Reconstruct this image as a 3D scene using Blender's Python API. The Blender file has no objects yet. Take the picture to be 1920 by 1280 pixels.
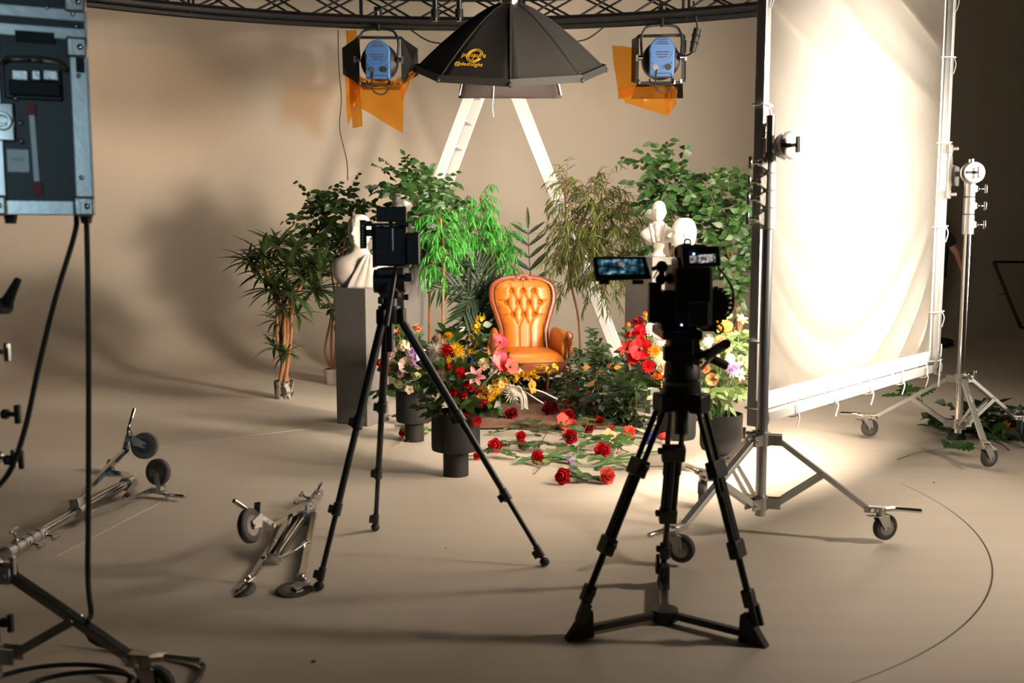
import bpy, math, random
import numpy as np
from math import sin, cos, pi, radians, atan, atan2, sqrt, exp
from mathutils import Vector as V, Matrix as M, noise as MN

sc = bpy.context.scene
COL = sc.collection
R = random.Random(11)

# ------------------------------------------------------------------ camera
CAM_H = 1.45
F_PX = 1867.0
PITCH = atan(200 / F_PX)
cam = bpy.data.cameras.new('camera')
cam.sensor_width = 36
cam.lens = 36 * F_PX / 1920
cam.clip_start = 0.05
cam.clip_end = 100
cam.dof.use_dof = True
cam.dof.focus_distance = 8.0
cam.dof.aperture_fstop = 3.2
camo = bpy.data.objects.new('camera', cam)
camo.location = (0, 0, CAM_H)
camo.rotation_euler = (pi / 2 - PITCH, 0, 0)
COL.objects.link(camo)
sc.camera = camo

# ------------------------------------------------------------------ world, lamps, exposure
w = bpy.data.worlds.new('studio_dark')
w.use_nodes = True
w.node_tree.nodes['Background'].inputs[0].default_value = (0.90, 0.80, 0.55, 1)
w.node_tree.nodes['Background'].inputs[1].default_value = 0.013
sc.world = w


def lamp(name, kind, loc, energy, color, aim=None, **kw):
    l = bpy.data.lights.new(name, kind)
    l.energy = energy
    l.color = color
    for k, val in kw.items():
        setattr(l, k, val)
    o = bpy.data.objects.new(name, l)
    o.location = loc
    if aim is not None:
        o.rotation_euler = (V(aim) - V(loc)).to_track_quat('-Z', 'Y').to_euler()
    COL.objects.link(o)
    return o


# big lamp head standing off to the right, shining through the cloth frame onto the set
lamp('key_lamp', 'SPOT', (4.15, 3.60, 2.25), 14500, (1.0, 0.855, 0.69), (1.98, 5.72, 1.74),
     spot_size=radians(53), spot_blend=1.0, shadow_soft_size=0.35)
# the same head's loose spill onto the floor around the frame
lamp('key_lamp_spill', 'SPOT', (4.15, 3.60, 2.25), 300, (1.0, 0.855, 0.69), (1.3, 5.0, 0.0),
     spot_size=radians(92), spot_blend=1.0, shadow_soft_size=0.16)
# second lamp head off to the right behind the frame, raking the plants and the back wall
lamp('side_lamp', 'SPOT', (7.6, 5.2, 1.9), 1900, (1.0, 0.855, 0.69), (-2.4, 12.0, 3.3),
     spot_size=radians(74), spot_blend=1.0, shadow_soft_size=1.20)
# added fill lamp, higher up, put in to thin the side lamp's shadows
lamp('side_shadow_fill', 'SPOT', (6.6, 7.0, 3.7), 1250, (1.0, 0.855, 0.69), (-2.6, 12.0, 1.7),
     spot_size=radians(74), spot_blend=1.0, shadow_soft_size=0.90)
# octagonal softbox over the set
lamp('softbox_lamp', 'AREA', (0.0, 8.05, 2.70), 34, (1.0, 0.86, 0.70), (0.02, 8.4, 0.5),
     shape='DISK', size=1.0)
# orange gelled lamp on the near side of the ring truss
lamp('gelled_lamp', 'SPOT', (-3.6, 4.6, 3.5), 210, (1.0, 0.45, 0.12), (-4.4, 12.0, 2.95),
     spot_size=radians(20), spot_blend=0.8, shadow_soft_size=0.10)
# cool work light behind the camera position, from the monitors on the left
lamp('work_light', 'AREA', (-0.6, -0.6, 1.9), 1.5, (0.55, 0.84, 1.0), (-1.45, 2.9, 1.75),
     shape='RECTANGLE', size=0.5, size_y=0.3, spread=radians(50))

vs = sc.view_settings
vs.view_transform = 'Standard'
vs.look = 'None'
vs.gamma = 1
vs.use_curve_mapping = False
vs.exposure = 0.28
sc.cycles.use_denoising = True
sc.cycles.max_bounces = 10
sc.cycles.diffuse_bounces = 4
sc.cycles.sample_clamp_indirect = 8
sc.cycles.caustics_reflective = False
sc.cycles.caustics_refractive = False


# ------------------------------------------------------------------ geometry of the view
CT, ST = cos(PITCH), sin(PITCH)


def P(px, py, Y):
    """world point seen at photo pixel (px, py) and standing Y metres ahead"""
    u = (px - 960) / F_PX
    t = (640 - py) / F_PX
    d = V((u, CT + t * ST, t * CT - ST))
    return V((0, 0, CAM_H)) + d * (Y / d.y)


def G(px, py, z=0.0):
    u = (px - 960) / F_PX
    t = (640 - py) / F_PX
    d = V((u, CT + t * ST, t * CT - ST))
    return V((0, 0, CAM_H)) + d * ((z - CAM_H) / d.z)


# ------------------------------------------------------------------ mesh builder
def frame_of(d, up=(0, 0, 1)):
    d = V(d).normalized()
    up = V(up)
    if abs(d.dot(up)) > 0.985:
        up = V((0, 1, 0)) if abs(d.y) < 0.9 else V((1, 0, 0))
    x = d.cross(up).normalized()
    y = x.cross(d).normalized()
    return x, y, d


class MB:
    def __init__(self):
        self.v = []
        self.f = []

    def add(self, vs_, fs):
        n = len(self.v)
        self.v += [V(p) for p in vs_]
        self.f += [tuple(i + n for i in f) for f in fs]
        return self

    def box(self, c, s, ax=None):
        c = V(c)
        X, Y, Z = ax if ax else (V((1, 0, 0)), V((0, 1, 0)), V((0, 0, 1)))
        X, Y, Z = X * (s[0] / 2), Y * (s[1] / 2), Z * (s[2] / 2)
        vv = [c + X * i + Y * j + Z * k for k in (-1, 1) for j in (-1, 1) for i in (-1, 1)]
        return self.add(vv, [(0, 2, 3, 1), (4, 5, 7, 6), (0, 1, 5, 4), (2, 6, 7, 3), (0, 4, 6, 2), (1, 3, 7, 5)])

    def rbox(self, c, s, rz):
        return self.box(c, s, (V((cos(rz), sin(rz), 0)), V((-sin(rz), cos(rz), 0)), V((0, 0, 1))))

    def bar(self, a, b, w_, h_, up=(0, 0, 1)):
        a, b = V(a), V(b)
        x, y, d = frame_of(b - a, up)
        return self.box((a + b) / 2, (w_, h_, (b - a).length), (x, y, d))

    def cyl(self, a, b, r0, r1=None, n=12, cap=True):
        a, b = V(a), V(b)
        r1 = r0 if r1 is None else r1
        x, y, d = frame_of(b - a)
        vv = []
        for p, r in ((a, r0), (b, r1)):
            for i in range(n):
                t = 2 * pi * i / n
                vv.append(p + x * (cos(t) * r) + y * (sin(t) * r))
        ff = [(i, (i + 1) % n, n + (i + 1) % n, n + i) for i in range(n)]
        if cap:
            ff += [tuple(range(n - 1, -1, -1)), tuple(range(n, 2 * n))]
        return self.add(vv, ff)

    def tube(self, pts, r, n=8, cap=True):
        pts = [V(p) for p in pts]
        m = len(pts)
        rs = r if isinstance(r, (list, tuple)) else [r] * m
        x, y, d = frame_of(pts[1] - pts[0])
        vv = []
        for k in range(m):
            dd = (pts[min(k + 1, m - 1)] - pts[max(k - 1, 0)])
            if dd.length > 1e-9:
                dd.normalize()
                x = (x - dd * x.dot(dd))
                x = x.normalized() if x.length > 1e-6 else frame_of(dd)[0]
                y = dd.cross(x)
            for i in range(n):
                t = 2 * pi * i / n
                vv.append(pts[k] + x * (cos(t) * rs[k]) + y * (sin(t) * rs[k]))
        ff = [(k * n + i, k * n + (i + 1) % n, (k + 1) * n + (i + 1) % n, (k + 1) * n + i)
              for k in range(m - 1) for i in range(n)]
        if cap:
            ff += [tuple(range(n - 1, -1, -1)), tuple(range((m - 1) * n, m * n))]
        return self.add(vv, ff)

    def lathe(self, prof, o, axis=(0, 0, 1), n=24, sq=1.0):
        x, y, d = frame_of(axis)
        o = V(o)
        vv = [o + x * (cos(2 * pi * i / n) * r) + y * (sin(2 * pi * i / n) * r * sq) + d * z for r, z in prof for i in range(n)]
        m = len(prof)
        ff = [(k * n + i, k * n + (i + 1) % n, (k + 1) * n + (i + 1) % n, (k + 1) * n + i)
              for k in range(m - 1) for i in range(n)]
        if prof[0][0] > 1e-5:
            ff.append(tuple(range(n - 1, -1, -1)))
        if prof[-1][0] > 1e-5:
            ff.append(tuple(range((m - 1) * n, m * n)))
        return self.add(vv, ff)

    def sph(self, c, r, n=12, m=8, ax=None):
        c = V(c)
        if not isinstance(r, (tuple, list)):
            r = (r, r, r)
        X, Y, Z = ax if ax else (V((1, 0, 0)), V((0, 1, 0)), V((0, 0, 1)))
        vv = []
        for k in range(1, m):
            p = pi * k / m
            for i in range(n):
                t = 2 * pi * i / n
                vv.append(c + X * (r[0] * sin(p) * cos(t)) + Y * (r[1] * sin(p) * sin(t)) + Z * (r[2] * cos(p)))
        top, bot = len(vv), len(vv) + 1
        vv += [c + Z * r[2], c - Z * r[2]]
        ff = [(k * n + i, (k + 1) * n + i, (k + 1) * n + (i + 1) % n, k * n + (i + 1) % n)
              for k in range(m - 2) for i in range(n)]
        ff += [(top, i, (i + 1) % n) for i in range(n)]
        ff += [(bot, (m - 2) * n + (i + 1) % n, (m - 2) * n + i) for i in range(n)]
        return self.add(vv, ff)

    def prism(self, pts, off):
        pts = [V(p) for p in pts]
        off = V(off)
        n = len(pts)
        vv = pts + [p + off for p in pts]
        ff = [tuple(range(n - 1, -1, -1)), tuple(range(n, 2 * n))]
        ff += [(i, (i + 1) % n, n + (i + 1) % n, n + i) for i in range(n)]
        return self.add(vv, ff)

    def torus(self, c, axis, Rr, r, n=20, m=8, a0=0, a1=2 * pi):
        x, y, d = frame_of(axis)
        c = V(c)
        full = abs(a1 - a0 - 2 * pi) < 1e-6
        k = n if full else n + 1
        pts = [c + x * (cos(a0 + (a1 - a0) * i / n) * Rr) + y * (sin(a0 + (a1 - a0) * i / n) * Rr) for i in range(k)]
        if full:
            vv = []
            for i in range(n):
                rad = (pts[i] - c).normalized()
                for j in range(m):
                    t = 2 * pi * j / m
                    vv.append(pts[i] + rad * (cos(t) * r) + d * (sin(t) * r))
            ff = [(i * m + j, ((i + 1) % n) * m + j, ((i + 1) % n) * m + (j + 1) % m, i * m + (j + 1) % m)
                  for i in range(n) for j in range(m)]
            return self.add(vv, ff)
        return self.tube(pts, r, m)

    def grid(self, fn, nu, nv, closed_u=False):
        """fn(u, v) -> point for u, v in 0..1"""
        ku = nu if closed_u else nu + 1
        vv = [fn(i / nu, j / nv) for j in range(nv + 1) for i in range(ku)]
        ff = []
        for j in range(nv):
            for i in range(nu):
                a, b = j * ku + i, j * ku + (i + 1) % ku
                ff.append((a, b, b + ku, a + ku))
        return self.add(vv, ff)

    def mesh(self, name, smooth=True, angle=40):
        me = bpy.data.meshes.new(name)
        me.from_pydata([tuple(p) for p in self.v], [], self.f)
        me.update()
        if smooth:
            me.shade_smooth()
            if angle < 180:
                me.set_sharp_from_angle(angle=radians(angle))
        return me

    def build(self, name, m, parent=None, smooth=True, angle=40, bevel=0, local=False, thick=0, subsurf=0):
        if parent is not None and not local:
            o_ = origin(parent)
            self.v = [p - o_ for p in self.v]
        me = self.mesh(name, smooth, angle)
        me.materials.append(m)
        o = bpy.data.objects.new(name, me)
        COL.objects.link(o)
        if parent is not None:
            o.parent = parent
        if thick:
            md = o.modifiers.new('thickness', 'SOLIDIFY')
            md.thickness = thick
            md.offset = 0
        if subsurf:
            md = o.modifiers.new('smooth', 'SUBSURF')
            md.levels = md.render_levels = subsurf
        if bevel:
            md = o.modifiers.new('edge', 'BEVEL')
            md.width = bevel
            md.segments = 2
            md.limit_method = 'ANGLE'
            md.angle_limit = radians(35)
        return o


def origin(o):
    while o.parent is not None:
        o = o.parent
    return V(o.location)


def tag(o, label=None, cat=None, group=None, kind=None):
    if label:
        o['label'] = label
    if cat:
        o['category'] = cat
    if group:
        o['group'] = group
    if kind:
        o['kind'] = kind
    return o


def thing(name, label, cat, loc=(0, 0, 0), group=None):
    o = bpy.data.objects.new(name, None)
    o.empty_display_size = 0.1
    o.location = loc
    COL.objects.link(o)
    return tag(o, label, cat, group)


def inst(name, me, parent, mw):
    """another object sharing a mesh, placed by a world matrix"""
    o = bpy.data.objects.new(name, me)
    COL.objects.link(o)
    if parent is not None:
        o.parent = parent
        mw = M.Translation(-origin(parent)) @ mw
    o.matrix_basis = mw
    return o


def orient(d, up=(0, 0, 1), roll=0.0):
    """rotation taking +Z to d"""
    x, y, d = frame_of(d, up)
    m = M((x, y, d)).transposed().to_4x4()
    return m @ M.Rotation(roll, 4, 'Z')


def place(p, d, s=1.0, roll=0.0, up=(0, 0, 1)):
    return M.Translation(V(p)) @ orient(d, up, roll) @ M.Scale(s, 4)


def bez(pts, n=24):
    """smooth curve through points (Catmull-Rom)"""
    pts = [V(p) for p in pts]
    q = [pts[0] * 2 - pts[1]] + pts + [pts[-1] * 2 - pts[-2]]
    out = []
    segs = len(pts) - 1
    per = max(2, n // segs)
    for s in range(segs):
        a, b, c, d = q[s:s + 4]
        for i in range(per):
            t = i / per
            out.append(0.5 * ((2 * b) + (c - a) * t + (2 * a - 5 * b + 4 * c - d) * t * t + (-a + 3 * b - 3 * c + d) * t ** 3))
    out.append(pts[-1])
    return out


# ------------------------------------------------------------------ materials
def new_mat(name):
    m = bpy.data.materials.new(name)
    m.use_nodes = True
    nt = m.node_tree
    return m, nt, nt.nodes['Principled BSDF'], nt.nodes['Material Output']


def c4(c):
    return (c[0], c[1], c[2], 1)


def mat(name, col, rough=0.5, metal=0.0, var=0.12, scale=14, bump=0.0, bscale=80, spec=0.5, coat=0.0, rnd=0.0, detail=4):
    m, nt, b, out = new_mat(name)
    N, L = nt.nodes, nt.links
    tc = N.new('ShaderNodeTexCoord')
    nz = N.new('ShaderNodeTexNoise')
    nz.inputs['Scale'].default_value = scale
    nz.inputs['Detail'].default_value = detail
    L.new(tc.outputs['Object'], nz.inputs['Vector'])
    mx = N.new('ShaderNodeMix')
    mx.data_type = 'RGBA'
    mx.inputs['A'].default_value = c4([min(1, x * (1 - var)) for x in col])
    mx.inputs['B'].default_value = c4([min(1, x * (1 + var)) for x in col])
    L.new(nz.outputs['Fac'], mx.inputs['Factor'])
    src = mx.outputs['Result']
    if rnd:
        oi = N.new('ShaderNodeObjectInfo')
        hs = N.new('ShaderNodeHueSaturation')
        mr = N.new('ShaderNodeMapRange')
        mr.inputs['To Min'].default_value = 1 - rnd
        mr.inputs['To Max'].default_value = 1 + rnd
        L.new(oi.outputs['Random'], mr.inputs['Value'])
        L.new(mr.outputs['Result'], hs.inputs['Value'])
        L.new(src, hs.inputs['Color'])
        src = hs.outputs['Color']
    L.new(src, b.inputs['Base Color'])
    b.inputs['Roughness'].default_value = rough
    b.inputs['Metallic'].default_value = metal
    b.inputs['Specular IOR Level'].default_value = spec
    b.inputs['Coat Weight'].default_value = coat
    if bump:
        n2 = N.new('ShaderNodeTexNoise')
        n2.inputs['Scale'].default_value = bscale
        n2.inputs['Detail'].default_value = 5
        L.new(tc.outputs['Object'], n2.inputs['Vector'])
        bp = N.new('ShaderNodeBump')
        bp.inputs['Strength'].default_value = bump
        bp.inputs['Distance'].default_value = 0.01
        L.new(n2.outputs['Fac'], bp.inputs['Height'])
        L.new(bp.outputs['Normal'], b.inputs['Normal'])
    return m


def thin(name, col, trans=0.3, rough=0.45, var=0.25, scale=9, rnd=0.25, spec=0.4, tcol=None):
    """leaf, petal or cloth: reflects and lets light through"""
    m = mat(name, col, rough, 0, var, scale, rnd=rnd, spec=spec)
    nt = m.node_tree
    N, L = nt.nodes, nt.links
    b, out = N['Principled BSDF'], N['Material Output']
    tr = N.new('ShaderNodeBsdfTranslucent')
    tr.inputs['Color'].default_value = c4(tcol or col)
    ms = N.new('ShaderNodeMixShader')
    ms.inputs['Fac'].default_value = trans
    L.new(b.outputs[0], ms.inputs[1])
    L.new(tr.outputs[0], ms.inputs[2])
    L.new(ms.outputs[0], out.inputs['Surface'])
    return m


def paint_mat(name, col, floor):
    m, nt, b, out = new_mat(name)
    N, L = nt.nodes, nt.links
    tc = N.new('ShaderNodeTexCoord')
    n1 = N.new('ShaderNodeTexNoise'); n1.inputs['Scale'].default_value = 0.7; n1.inputs['Detail'].default_value = 6
    n2 = N.new('ShaderNodeTexNoise'); n2.inputs['Scale'].default_value = 22; n2.inputs['Detail'].default_value = 6
    mp = N.new('ShaderNodeMapping'); mp.inputs['Rotation'].default_value = (0, 0, 0.5); mp.inputs['Scale'].default_value = (0.9, 7, 1)
    n3 = N.new('ShaderNodeTexNoise'); n3.inputs['Scale'].default_value = 1.6; n3.inputs['Detail'].default_value = 8
    for n in (n1, n2):
        L.new(tc.outputs['Object'], n.inputs['Vector'])
    L.new(tc.outputs['Object'], mp.inputs['Vector'])
    L.new(mp.outputs[0], n3.inputs['Vector'])
    a = N.new('ShaderNodeMix'); a.data_type = 'RGBA'
    a.inputs['A'].default_value = c4([x * 0.93 for x in col]); a.inputs['B'].default_value = c4([x * 1.07 for x in col])
    L.new(n1.outputs['Fac'], a.inputs['Factor'])
    s = N.new('ShaderNodeMapRange'); s.inputs['From Min'].default_value = 0.3; s.inputs['From Max'].default_value = 0.7
    s.inputs['To Min'].default_value = 0.965 if floor else 0.985; s.inputs['To Max'].default_value = 1.025 if floor else 1.01
    L.new(n3.outputs['Fac'], s.inputs['Value'])
    hs = N.new('ShaderNodeHueSaturation')
    L.new(a.outputs['Result'], hs.inputs['Color'])
    L.new(s.outputs['Result'], hs.inputs['Value'])
    L.new(hs.outputs[0], b.inputs['Base Color'])
    b.inputs['Roughness'].default_value = 0.55 if floor else 0.75
    b.inputs['Specular IOR Level'].default_value = 0.35 if floor else 0.2
    bp = N.new('ShaderNodeBump'); bp.inputs['Strength'].default_value = 0.08; bp.inputs['Distance'].default_value = 0.01
    L.new(n2.outputs['Fac'], bp.inputs['Height'])
    L.new(bp.outputs[0], b.inputs['Normal'])
    return m


MT = dict(
    floor=paint_mat('floor_paint', (0.60, 0.53, 0.45), True),
    wall=paint_mat('wall_paint', (0.56, 0.49, 0.405), False),
    groove=mat('groove_dirt', (0.05, 0.045, 0.04), 0.9),
    tape=mat('pale_tape', (0.78, 0.72, 0.64), 0.6),
    black=mat('black_metal', (0.012, 0.012, 0.013), 0.42, 0.3),
    truss=mat('black_truss_paint', (0.014, 0.014, 0.015), 0.38, 0.5),
    plastic=mat('black_plastic', (0.011, 0.011, 0.012), 0.5, 0, bump=0.05, bscale=300),
    dark=mat('dark_grey_plastic', (0.035, 0.036, 0.038), 0.5),
    rubber=mat('black_rubber', (0.015, 0.014, 0.014), 0.75),
    tyre=mat('grey_rubber_tyre', (0.045, 0.043, 0.042), 0.7),
    fabric=mat('black_softbox_fabric', (0.010, 0.009, 0.0085), 0.75, 0, bump=0.2, bscale=220),
    skirt=mat('brown_black_fabric', (0.022, 0.014, 0.013), 0.8, bump=0.25, bscale=120),
    alu=mat('aluminium', (0.62, 0.62, 0.61), 0.36, 0.6, var=0.06, bump=0.05, bscale=40),
    chrome=mat('chrome', (0.62, 0.61, 0.60), 0.14, 1.0, var=0.05),
    steel=mat('dark_steel', (0.26, 0.25, 0.24), 0.25, 1.0, var=0.1),
    darksteel=mat('dark_tube_steel', (0.45, 0.46, 0.50), 0.24, 0.85, var=0.05),
    cast=mat('cast_metal', (0.50, 0.49, 0.47), 0.38, 0.9, bump=0.1, bscale=90),
    ladder=mat('pale_ladder_aluminium', (0.86, 0.85, 0.83), 0.45, 0.35, var=0.04),
    wood=mat('red_brown_mahogany', (0.20, 0.050, 0.018), 0.28, 0, var=0.35, scale=9, coat=0.5),
    leather=mat('tan_leather', (0.45, 0.125, 0.008), 0.40, 0, var=0.14, scale=7, bump=0.12, bscale=120, coat=0.06),
    brass=mat('brass', (0.70, 0.50, 0.22), 0.3, 1.0),
    plaster=mat('white_plaster', (0.56, 0.51, 0.465), 0.75, 0, var=0.05, bump=0.08, bscale=60),
    block=mat('grey_painted_block', (0.115, 0.110, 0.104), 0.8, 0, var=0.06, bump=0.06, bscale=90),
    blockdark=mat('charcoal_painted_block', (0.16, 0.155, 0.15), 0.75, 0, var=0.06),
    vase=mat('matt_charcoal_ceramic', (0.013, 0.0125, 0.012), 0.7, 0, var=0.1, bump=0.05, spec=0.25),
    soil=mat('potting_soil', (0.03, 0.022, 0.015), 0.95, bump=0.6, bscale=60),
    potpale=mat('pale_clay_pot', (0.50, 0.42, 0.36), 0.7, var=0.12),
    blue=mat('blue_lamp_housing', (0.055, 0.16, 0.42), 0.4, 0.1, var=0.08),
    casepanel=mat('dark_laminate', (0.028, 0.034, 0.040), 0.5, var=0.15, scale=60, bump=0.1, bscale=200),
    redtape=mat('red_tape', (0.22, 0.02, 0.025), 0.6),
    label=mat('white_label', (0.70, 0.72, 0.74), 0.5, var=0.04),
    ink=mat('label_ink', (0.2, 0.2, 0.22), 0.6),
    yellow=mat('yellow_print', (0.85, 0.50, 0.03), 0.6),
    skin=mat('skin', (0.55, 0.30, 0.20), 0.55, var=0.06),
    shirt=mat('black_cotton', (0.014, 0.014, 0.016), 0.85),
    hair=mat('brown_hair', (0.03, 0.018, 0.012), 0.6),
    bark=mat('brown_bark', (0.24, 0.105, 0.04), 0.8, var=0.4, scale=30, bump=0.4, bscale=60),
    barkdark=mat('dark_bark', (0.09, 0.055, 0.03), 0.85, var=0.4, scale=30, bump=0.4, bscale=60),
    stem=thin('green_stem', (0.10, 0.17, 0.04), 0.1),
    cable=mat('black_cable', (0.012, 0.013, 0.013), 0.55),
    # leaves
    ficus=thin('dark_green_leaf', (0.028, 0.060, 0.013), 0.16, 0.38, tcol=(0.06, 0.12, 0.02)),
    ficus2=thin('mid_green_leaf', (0.028, 0.078, 0.016), 0.16, 0.38, tcol=(0.06, 0.16, 0.02)),
    pale=thin('pale_green_leaf', (0.10, 0.155, 0.045), 0.25, 0.42, tcol=(0.16, 0.22, 0.06)),
    drac=thin('dracaena_leaf', (0.026, 0.052, 0.013), 0.16, 0.36, tcol=(0.13, 0.2, 0.03)),
    bright=thin('bright_green_leaf', (0.03, 0.24, 0.02), 0.22, 0.42, tcol=(0.04, 0.30, 0.03)),
    willow=thin('olive_willow_leaf', (0.085, 0.115, 0.022), 0.2, 0.42, tcol=(0.22, 0.26, 0.05)),
    palm=thin('blackish_palm_leaf', (0.012, 0.030, 0.010), 0.1, 0.5, tcol=(0.05, 0.10, 0.03)),
    ivy=thin('ivy_leaf', (0.020, 0.042, 0.012), 0.12, 0.42, tcol=(0.05, 0.09, 0.02)),
    varieg=thin('variegated_leaf', (0.38, 0.42, 0.25), 0.2, 0.5),
    autumn=thin('orange_leaf', (0.62, 0.22, 0.04), 0.25, 0.5),
)

# ------------------------------------------------------------------ the setting
WALL_A = 0.28      # the cove wall stands a little askew: nearer on the left


def wall_y(x):
    return 13.2 + WALL_A * x


COVE = 1.7
mb = MB()
NX = 60


def fl(u, v):
    x = -15 + 30 * u
    y1 = wall_y(x) - COVE
    return V((x, -5 + (y1 + 5) * v, 0))


mb.grid(fl, 12, 12)
floor = mb.build('floor', MT['floor'], smooth=False)
tag(floor, 'pale beige painted studio floor running into the curved back wall', None, None, 'structure')
mb = MB()


def wl(u, v):
    x = -15 + 30 * u
    y1 = wall_y(x)
    q = v * 30
    if q <= 12:
        a = q / 12 * pi / 2
        return V((x, y1 - COVE + COVE * sin(a), COVE - COVE * cos(a)))
    return V((x, y1, COVE + (q - 12) / 18 * 4.6))


mb.grid(wl, 30, 30)
wall = mb.build('wall_back', MT['wall'], smooth=True, angle=180)
tag(wall, 'pale beige seamless cove wall behind the flower set', None, None, 'structure')


def circ3(a, b, c):
    ax, ay, bx, by, cx, cy = a.x, a.y, b.x, b.y, c.x, c.y
    d = 2 * (ax * (by - cy) + bx * (cy - ay) + cx * (ay - by))
    ux = ((ax * ax + ay * ay) * (by - cy) + (bx * bx + by * by) * (cy - ay) + (cx * cx + cy * cy) * (ay - by)) / d
    uy = ((ax * ax + ay * ay) * (cx - bx) + (bx * bx + by * by) * (ax - cx) + (cx * cx + cy * cy) * (bx - ax)) / d
    o = V((ux, uy, 0))
    return o, (V((ax, ay, 0)) - o).length


tc_, tr_ = circ3(G(1702, 912), G(1860, 1085), G(1600, 1279))
print('TURNTABLE', tc_, tr_)
mb = MB()
a0 = atan2(G(1690, 905).y - tc_.y, G(1690, 905).x - tc_.x)
a1 = atan2(G(1560, 1300).y - tc_.y, G(1560, 1300).x - tc_.x)
pts = []
n = 60
for i in range(n + 1):
    a = a0 + (a1 - a0) * i / n
    wd = 0.0035 * min(1, 0.25 + 2.5 * min(i / n, 1 - i / n))
    p = tc_ + V((cos(a), sin(a), 0)) * tr_
    pts.append((p, V((cos(a), sin(a), 0)), wd))
vv, ff = [], []
for p, d, wd in pts:
    vv += [p - d * wd + V((0, 0, .0006)), p + V((0, 0, .0014)), p + d * wd + V((0, 0, .0006))]
for i in range(n):
    ff += [(3 * i, 3 * i + 1, 3 * i + 4, 3 * i + 3), (3 * i + 1, 3 * i + 2, 3 * i + 5, 3 * i + 4)]
mb.add(vv, ff)
tag(mb.build('trim_1', MT['groove'], smooth=False), 'thin dark curved seam of the round floor platform', None, None, 'structure')


def floor_strip(px0, px1, w_, name, label, m):
    a, b = G(*px0), G(*px1)
    d = (b - a).normalized()
    s = V((-d.y, d.x, 0)) * (w_ / 2)
    z = V((0, 0, .0012))
    mb = MB().prism([a - s, b - s * 0.6, b + s * 0.6, a + s], z)
    return tag(mb.build(name, m, smooth=False), label, 'tape')


floor_strip((108, 1041), (300, 942), 0.014, 'floor_tape', 'pale straight tape line beside the folded stand at the picture edge', MT['tape'])
floor_strip((300, 837), (590, 802), 0.010, 'floor_tape', 'thin pale line on the floor between folded stand and grey plinth', MT['tape'])
for k, (px, py, s) in enumerate(((588, 1241, .008), (1751, 905, .006), (632, 972, .006), (836, 1028, .004))):
    c = G(px, py)
    mb = MB().sph(c + V((0, 0, s * .4)), (s, s * .7, s * .45), 8, 5)
    tag(mb.build('floor_crumb', MT['groove']), ['small dark crumb on the bare floor below the folded stand', 'tiny dark crumb on the floor beside the wheeled stand',
        'tiny dark crumb beside the black tripod leg', 'tiny dark crumb on the floor between the two tripods'][k], 'crumb')

# ------------------------------------------------------------------ ring truss
TZ, TR, TC = 3.66, 6.5, V((-0.45, 4.45, 0))
root = thing('ring_truss', 'black curved lattice truss ring hanging above the set', 'truss', TC + V((0, 6.5, TZ)))


def tp(a, r, z):
    return TC + V((sin(a) * r, cos(a) * r, z))


A0, A1, NT = -0.98, 0.98, 56
SEC = 0.30
for nm, (dr, dz) in (('chord', (0, 0)), ('chord', (-SEC, 0)), ('chord', (0, SEC)), ('chord', (-SEC, SEC))):
    MB().tube([tp(A0 + (A1 - A0) * i / NT, TR + dr, TZ + dz) for i in range(NT + 1)], 0.042, 8).build(nm, MT['truss'], root)
ns = 22
for i in range(ns):
    for k in (0, 1):
        ca, cb = A0 + (A1 - A0) * i / ns, A0 + (A1 - A0) * (i + 1) / ns
        r_ = TR - SEC * k
        MB().cyl(tp(ca, r_, TZ), tp(cb, r_, TZ + SEC), 0.012, n=6).build('lattice_bar', MT['truss'], root)
        MB().cyl(tp(ca, r_, TZ + SEC), tp(cb, r_, TZ), 0.012, n=6).build('lattice_bar', MT['truss'], root)
    if i % 3 == 0:
        a = A0 + (A1 - A0) * i / ns
        MB().cyl(tp(a, TR, TZ), tp(a, TR - SEC, TZ), 0.012, n=6).cyl(tp(a, TR, TZ), tp(a, TR, TZ + SEC), .014, n=6).cyl(tp(a, TR - SEC, TZ), tp(a, TR - SEC, TZ + SEC), .014, n=6).build('cross_bar', MT['truss'], root)
# short grey pipes strapped to the truss
for k, px in enumerate((816, 861)):
    p = P(px, 40, 10.35)
    root = thing('hanging_pipe', ['grey scaffold pipe strapped to the truss nearer the gelled lamp', 'grey scaffold pipe strapped to the truss nearer the black softbox'][k], 'pipe', p)
    MB().cyl(p, p + V((0, 0, .75)), .028, n=12).build('tube', MT['steel'], root)
    MB().cyl(p + V((0, 0, .03)), p + V((0, 0, .12)), .042, n=12).box(p + V((0, .05, .075)), (.05, .08, .06)).build('clamp', MT['black'], root)

# ------------------------------------------------------------------ cloth frame
FL = P(1413, 782, 4.80)
FR = P(1752, 692, 6.72)
fz = (FL.z + FR.z) / 2
FL.z = FR.z = fz
FD = (FR - FL).normalized()
FN = V((FD.y, -FD.x, 0))            # towards the lamp and the camera
FW = (FR - FL).length
FH = 2.62
UP = V((0, 0, 1))


def fp(u, v, n=0.0):
    """point of the frame plane, u along the bottom (m), v up (m), n towards the lamp"""
    return FL + FD * u + UP * v + FN * n


root = thing('diffusion_frame', 'tall square aluminium frame laced with a glowing white cloth', 'frame', fp(FW / 2, 0))
BW = 0.05
for nm, a, b in (('side_bar', fp(0, -.03), fp(0, FH + .03)), ('side_bar', fp(FW, -.03), fp(FW, FH + .03)),
                 ('bottom_bar', fp(.03, 0), fp(FW - .03, 0)), ('top_bar', fp(.03, FH), fp(FW - .03, FH))):
    bar = MB().bar(a, b, BW, BW, FN).build(nm, MT['alu'], root, smooth=False, bevel=.004)
    if nm == 'side_bar':
        for q in range(12):
            t = .12 + q * .21
            MB().bar(a + UP * t - FN * .0262, a + UP * (t + .10) - FN * .0262, .010, .002, FN).build('slot', MT['groove'], bar, smooth=False)
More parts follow.
